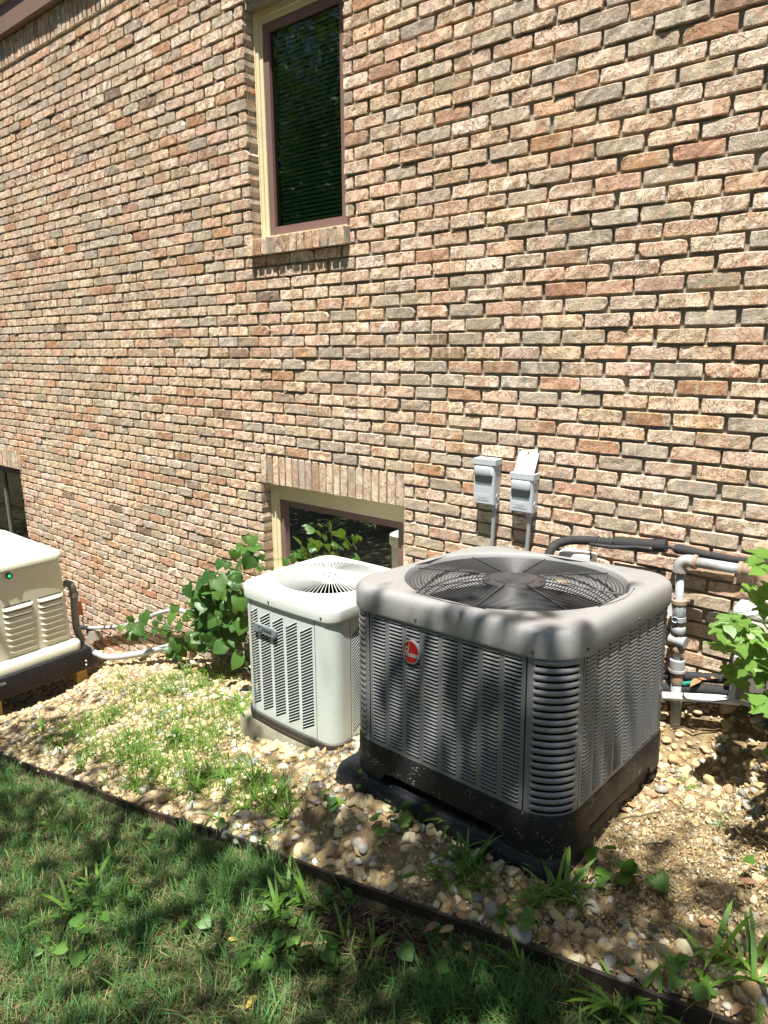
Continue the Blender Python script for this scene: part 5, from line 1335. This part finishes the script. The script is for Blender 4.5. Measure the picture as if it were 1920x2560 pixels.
for i, q_ in enumerate([zB(30, 320), zB(130, 290), zB(180, 610), zB(920, 560), zB(980, 490), zB(1080, 570), zB(590, 710), zB(580, 790), zB(1290, 1000), zB(1640, 510), zB(1120, 540), zA(1000, 280), zA(780, 130), zA(1440, 430), zA(930, 540), zB(1320, 1090)]):
    P_ = ghit(*q_); P_[1] = max(P_[1], edge_y(P_[0])+.03); P_[2] = float(ground(P_[0], P_[1]))+.006
    put(vio[(i+1) % 4], 'violet', P_, rng.uniform(.8, 1.25), 'broadleaf seedling with heart shaped leaves', 'weed', 'broadleaf seedlings in the gravel')
small = [violet_mesh(s_, n_, (.008, .016), (.01, .06)) for s_, n_ in ((11, 12), (12, 16))]
for i, q_ in enumerate([zA(1575, 310), (1040, 1895), (985, 1930), zB(75, 200), zB(1450, 300), zB(1310, 120), (1500, 1975), zA(330, 120), zA(940, 210), zB(950, 200)]):
    P_ = ghit(*q_); P_[2] = float(ground(P_[0], P_[1]))+.006
    put(small[i % 2], 'clover', P_, rng.uniform(.8, 1.3), 'clover like weed with tiny round leaves', 'weed', 'clover weeds in the gravel')

# --- fallen leaves, mulch, twigs
dm = []
for k_ in range(3):
    V_, F_ = leaf_mesh('fallen_leaf', 'dry_leaf', (.3, -.2, .4)[k_], (.7, .5, 1.0)[k_], [(0, 0), (.18, .08), (.27, .3), (.25, .5), (.16, .75), (0, 1)]); dm.append(mesh_np('fallen_leaf', V_, F_, 'dry_leaf', True))
V_, F_ = leaf_mesh('fallen_leaf', 'yellow_leaf', .15, .3, [(0, 0), (.16, .1), (.24, .35), (.2, .6), (.1, .85), (0, 1)]); ym = mesh_np('fallen_leaf', V_, F_, 'yellow_leaf', True)
for i, (q_, s_, mm, lab, grp) in enumerate([(zA(780, 930), .05, dm[0], 'curled brown fallen leaf lying in the shaded lawn', 'brown leaves in the lawn'), (zA(1310, 1050), .05, dm[2], 'curled brown fallen leaf lying in the shaded lawn', 'brown leaves in the lawn'),
        (zA(985, 1010), .04, ym, 'yellow fallen leaf lying on the shaded lawn', 'yellow leaves on the lawn'), (zA(1110, 1250), .05, ym, 'yellow fallen leaf lying on the shaded lawn', 'yellow leaves on the lawn'),
        ]+[(zB(*q2), .045, dm[k_ % 3], 'dry brown leaf lying among the stones beside the grey unit', 'brown leaves on the stones') for k_, q2 in enumerate(((1000, 220), (1050, 210), (960, 260), (1075, 970), (1360, 735), (1510, 1060), (870, 340), (1040, 190), (890, 730), (1540, 1090), (1600, 560), (680, 800), (990, 840)))]
        +[(zB(*q2), .045, dm[k_ % 3], 'reddish dry leaf lying on the dark mulch patch', 'leaves on the mulch') for k_, q2 in enumerate(((230, 740), (300, 750), (360, 850), (305, 880), (255, 810)))]
        +[(z6(*q2), .055, dm[k_ % 3], 'dry tan leaf caught on black sleeve behind the gas riser', 'leaves on the sleeve') for k_, q2 in enumerate(((590, 1420), (640, 1420), (705, 1410)))]):
    P_ = ghit(*q_) if 'sleeve' not in lab else at(*q_, Y=-.085)
    if 'sleeve' not in lab: P_[2] = float(ground(P_[0], P_[1]))+.022
    put(mm, 'fallen_leaf', P_, s_*rng.uniform(.8, 1.2), lab, 'leaf', grp)
q_ = z3(518, 755); dl = gl+Rm@Vector((.10, .04, z1+.085)); o = put(dm[1], 'fallen_leaf', at(*q_, Z=dl[2]), .045, 'small tan dry leaf caught on the black wire fan guard', 'leaf', None)
mc = []
for i in range(420):
    a = rng.uniform(0, 6.28); rr_ = math.sqrt(rng.random()); x, y = -.60+.21*rr_*math.cos(a), -1.605+.085*rr_*math.sin(a)
    L_, wd = rng.uniform(.012, .045), rng.uniform(.004, .010); dirn = rng.normal(0, 1, 3)*(1, 1, .25); dirn /= np.linalg.norm(dirn); P_ = np.array([x, y, float(ground(x, y))+.004+.012*rng.random()])
    sd = np.cross(dirn, (0, 0, 1)); sd /= np.linalg.norm(sd); upn = np.cross(sd, dirn)
    mc.append(np.array([P_+dirn*L_*sx_*.5+sd*wd*sy_*.5+upn*.002*sz_ for sx_ in (-1, 1) for sy_ in (-1, 1) for sz_ in (-1, 1)]))
m = MB()
for c_ in mc: m.add(c_, [(0, 1, 3, 2), (4, 6, 7, 5), (0, 4, 5, 1), (2, 3, 7, 6), (0, 2, 6, 4), (1, 5, 7, 3)])
tag(m.build('mulch', 'mulch'), 'dark shredded mulch patch against the lawn side of the edging', 'mulch', kind='stuff')
for i, (qa, qb) in enumerate(((zB(1180, 260), zB(960, 300)), (z6(330, 1990), z6(900, 1985)), (z6(420, 2140), z6(560, 2120)), (zB(740, 540), zB(790, 560)), (zB(1100, 400), zB(1230, 380)))):
    a_, b_ = ghit(*qa), ghit(*qb); a_[2] = ground(a_[0], a_[1])+.03; b_[2] = ground(b_[0], b_[1])+.025
    t = thing('twig', 'thin dry twig lying across the pale stones right of the grey unit', 'twig', tuple(a_), group='twigs on the stones')
    P_ = [a_+(b_-a_)*u+rng.normal(0, .004, 3) for u in np.linspace(0, 1, 7)]
    bw(MB().tube(P_, np.linspace(.0035, .0018, 7), 6), 'stick', 'bark', t, smooth=True)

# ================================================================== TREES that shade the lawn and show in the panes
def leaf_cloud(C, rad, per, size):
    """leaf blades scattered round clump centres C"""
    C = np.asarray(C, float); N = len(C)*per
    P_ = np.repeat(C, per, 0)+rng.normal(0, 1, (N, 3))*np.repeat(np.asarray(rad), per)[:, None]*np.array([1, 1, .55])*.6
    n_ = rng.normal(0, 1, (N, 3))*np.array([.8, .8, 1])+np.array([0, 0, .7]); n_ /= np.linalg.norm(n_, axis=1)[:, None]
    t_ = rng.normal(0, 1, (N, 3)); t_ -= n_*np.sum(n_*t_, 1)[:, None]; t_ /= np.linalg.norm(t_, axis=1)[:, None]; s_ = np.cross(n_, t_)
    L_ = rng.uniform(.7, 1.3, N)[:, None]*size
    V_ = np.stack([P_-t_*L_*.5, P_+s_*L_*.26+n_*L_*.05, P_+t_*L_*.55, P_-s_*L_*.26+n_*L_*.05], 1).reshape(-1, 3)
    F_ = (np.array([[0, 1, 2, 3]])[None]+(np.arange(N)*4)[:, None, None]).reshape(-1, 4)
    return V_, F_, np.repeat(rng.random(N), 4)
def tree(lab, base, C, rad, per, size, fork=2.2, r0_=.14, grp=None):
    base = np.array([base[0], base[1], float(ground(max(min(base[0], 3), -9), max(base[1], -4.5)))-.1])
    t = thing('shade_tree', lab, 'tree', tuple(base), group=grp)
    top_ = base+np.array([rng.normal(0, .1), rng.normal(0, .1), fork])
    bw(MB().tube(bez([base, base*.5+top_*.5+rng.normal(0, .04, 3), top_], 10), np.linspace(r0_, r0_*.7, len(bez([base, top_*.5+base*.5, top_], 10))), 10), 'trunk', 'bark', t, smooth=True)
    C = np.asarray(C, float); m = MB(); k = max(5, len(C)//14); hubs = C[rng.choice(len(C), k, replace=False)]
    hubs = top_+(hubs-top_)*.62
    for hb in hubs: m.tube(bez([top_, top_*.5+hb*.5+(0, 0, .15), hb], 8), np.linspace(r0_*.45, .025, len(bez([top_, hb, hb+.01], 8)))[:len(bez([top_, top_*.5+hb*.5, hb], 8))], 7)
    for c_ in C:
        j = np.argmin(np.linalg.norm(hubs-c_, axis=1)); m.tube([hubs[j], hubs[j]*.5+c_*.5+(0, 0, .06), c_], [.018, .011, .005], 5, False)
    bw(m, 'limbs', 'bark', t, smooth=True)
    V_, F_, r_ = leaf_cloud(C, rad, per, size)
    link('crown', mesh_np('crown', V_-base, F_, 'tree_leaf', False, dict(rnd=r_)), t)
    return t
def shade_clumps(n, x0, x1, yfun, ylo, hlo, hhi):
    C = []
    while len(C) < n:
        gx, gy = rng.uniform(x0, x1), rng.uniform(ylo, -.8)
        if gy > yfun(gx): continue
        hh = max(rng.uniform(hlo, hhi), 3*(gy+3.05)+rng.uniform(0, 1.2)); C.append(np.array([gx, gy, -1.85])+SUN/SUN[2]*hh)
    return C
def shade_edge(x): return -1.52+.50*float(sstep(-1.75, -1.15, x))-.28*float(sstep(-.15, .3, x))+.10*math.sin(x*3.3+1)
ca = shade_clumps(44, -5.6, -1.3, shade_edge, -4.2, 2.6, 6.2); cb = shade_clumps(31, -1.5, 2.6, shade_edge, -4.0, 2.6, 6.0)
cb += shade_clumps(9, -1.0, .15, lambda x: -.92, -1.5, 2.4, 4.5)
ca += [np.array([rng.uniform(-7, -2.2), rng.uniform(-8.2, -4.5), rng.uniform(1.2, 5.5)]) for _ in range(50)]
cb += [np.array([rng.uniform(-1.0, 4.5), rng.uniform(-7.5, -4.5), rng.uniform(1.2, 5.5)]) for _ in range(40)]
tree('broad leafy tree over the left of the lawn, dappling the grass with shade', (-4.6, -6.0), ca, [.42]*len(ca), 105, .115)
tree('leafy tree over the lawn whose shade falls on the grey unit', (1.9, -5.4), cb, [.42]*len(cb), 105, .115)
for i, (x, y, hh) in enumerate(((-9.5, -9, 7), (-13, -11.5, 8.5), (-16.5, -9, 8), (-7, -12.5, 8.5), (-2, -12, 8), (-12, -6.2, 6.5), (3.5, -11, 8), (-20, -13, 9), (-10.5, -13.5, 12), (-15, -14, 12), (-6, -9, 9), (-12.5, -9.5, 11), (-8.2, -7.6, 9.5), (-10.6, -8.6, 11.5), (-14.5, -11.5, 13), (-17.5, -15, 14), (-9, -16, 14))):
    g_ = -2.6 if x < -5 else -2.0
    C = [np.array([x, y, g_+.6+hh*.55])+rng.normal(0, 1, 3)*np.array([1.5, 1.5, hh*.23]) for _ in range(46)]
    C = [c_*(1, 1, 0)+(0, 0, max(c_[2], g_+.8)) for c_ in C]
    tree('dense tree of the yard edge, mirrored dark in the window glass', (x, y), C, [.75]*len(C), 170, .14, 2.4, .2, 'trees along the yard edge')
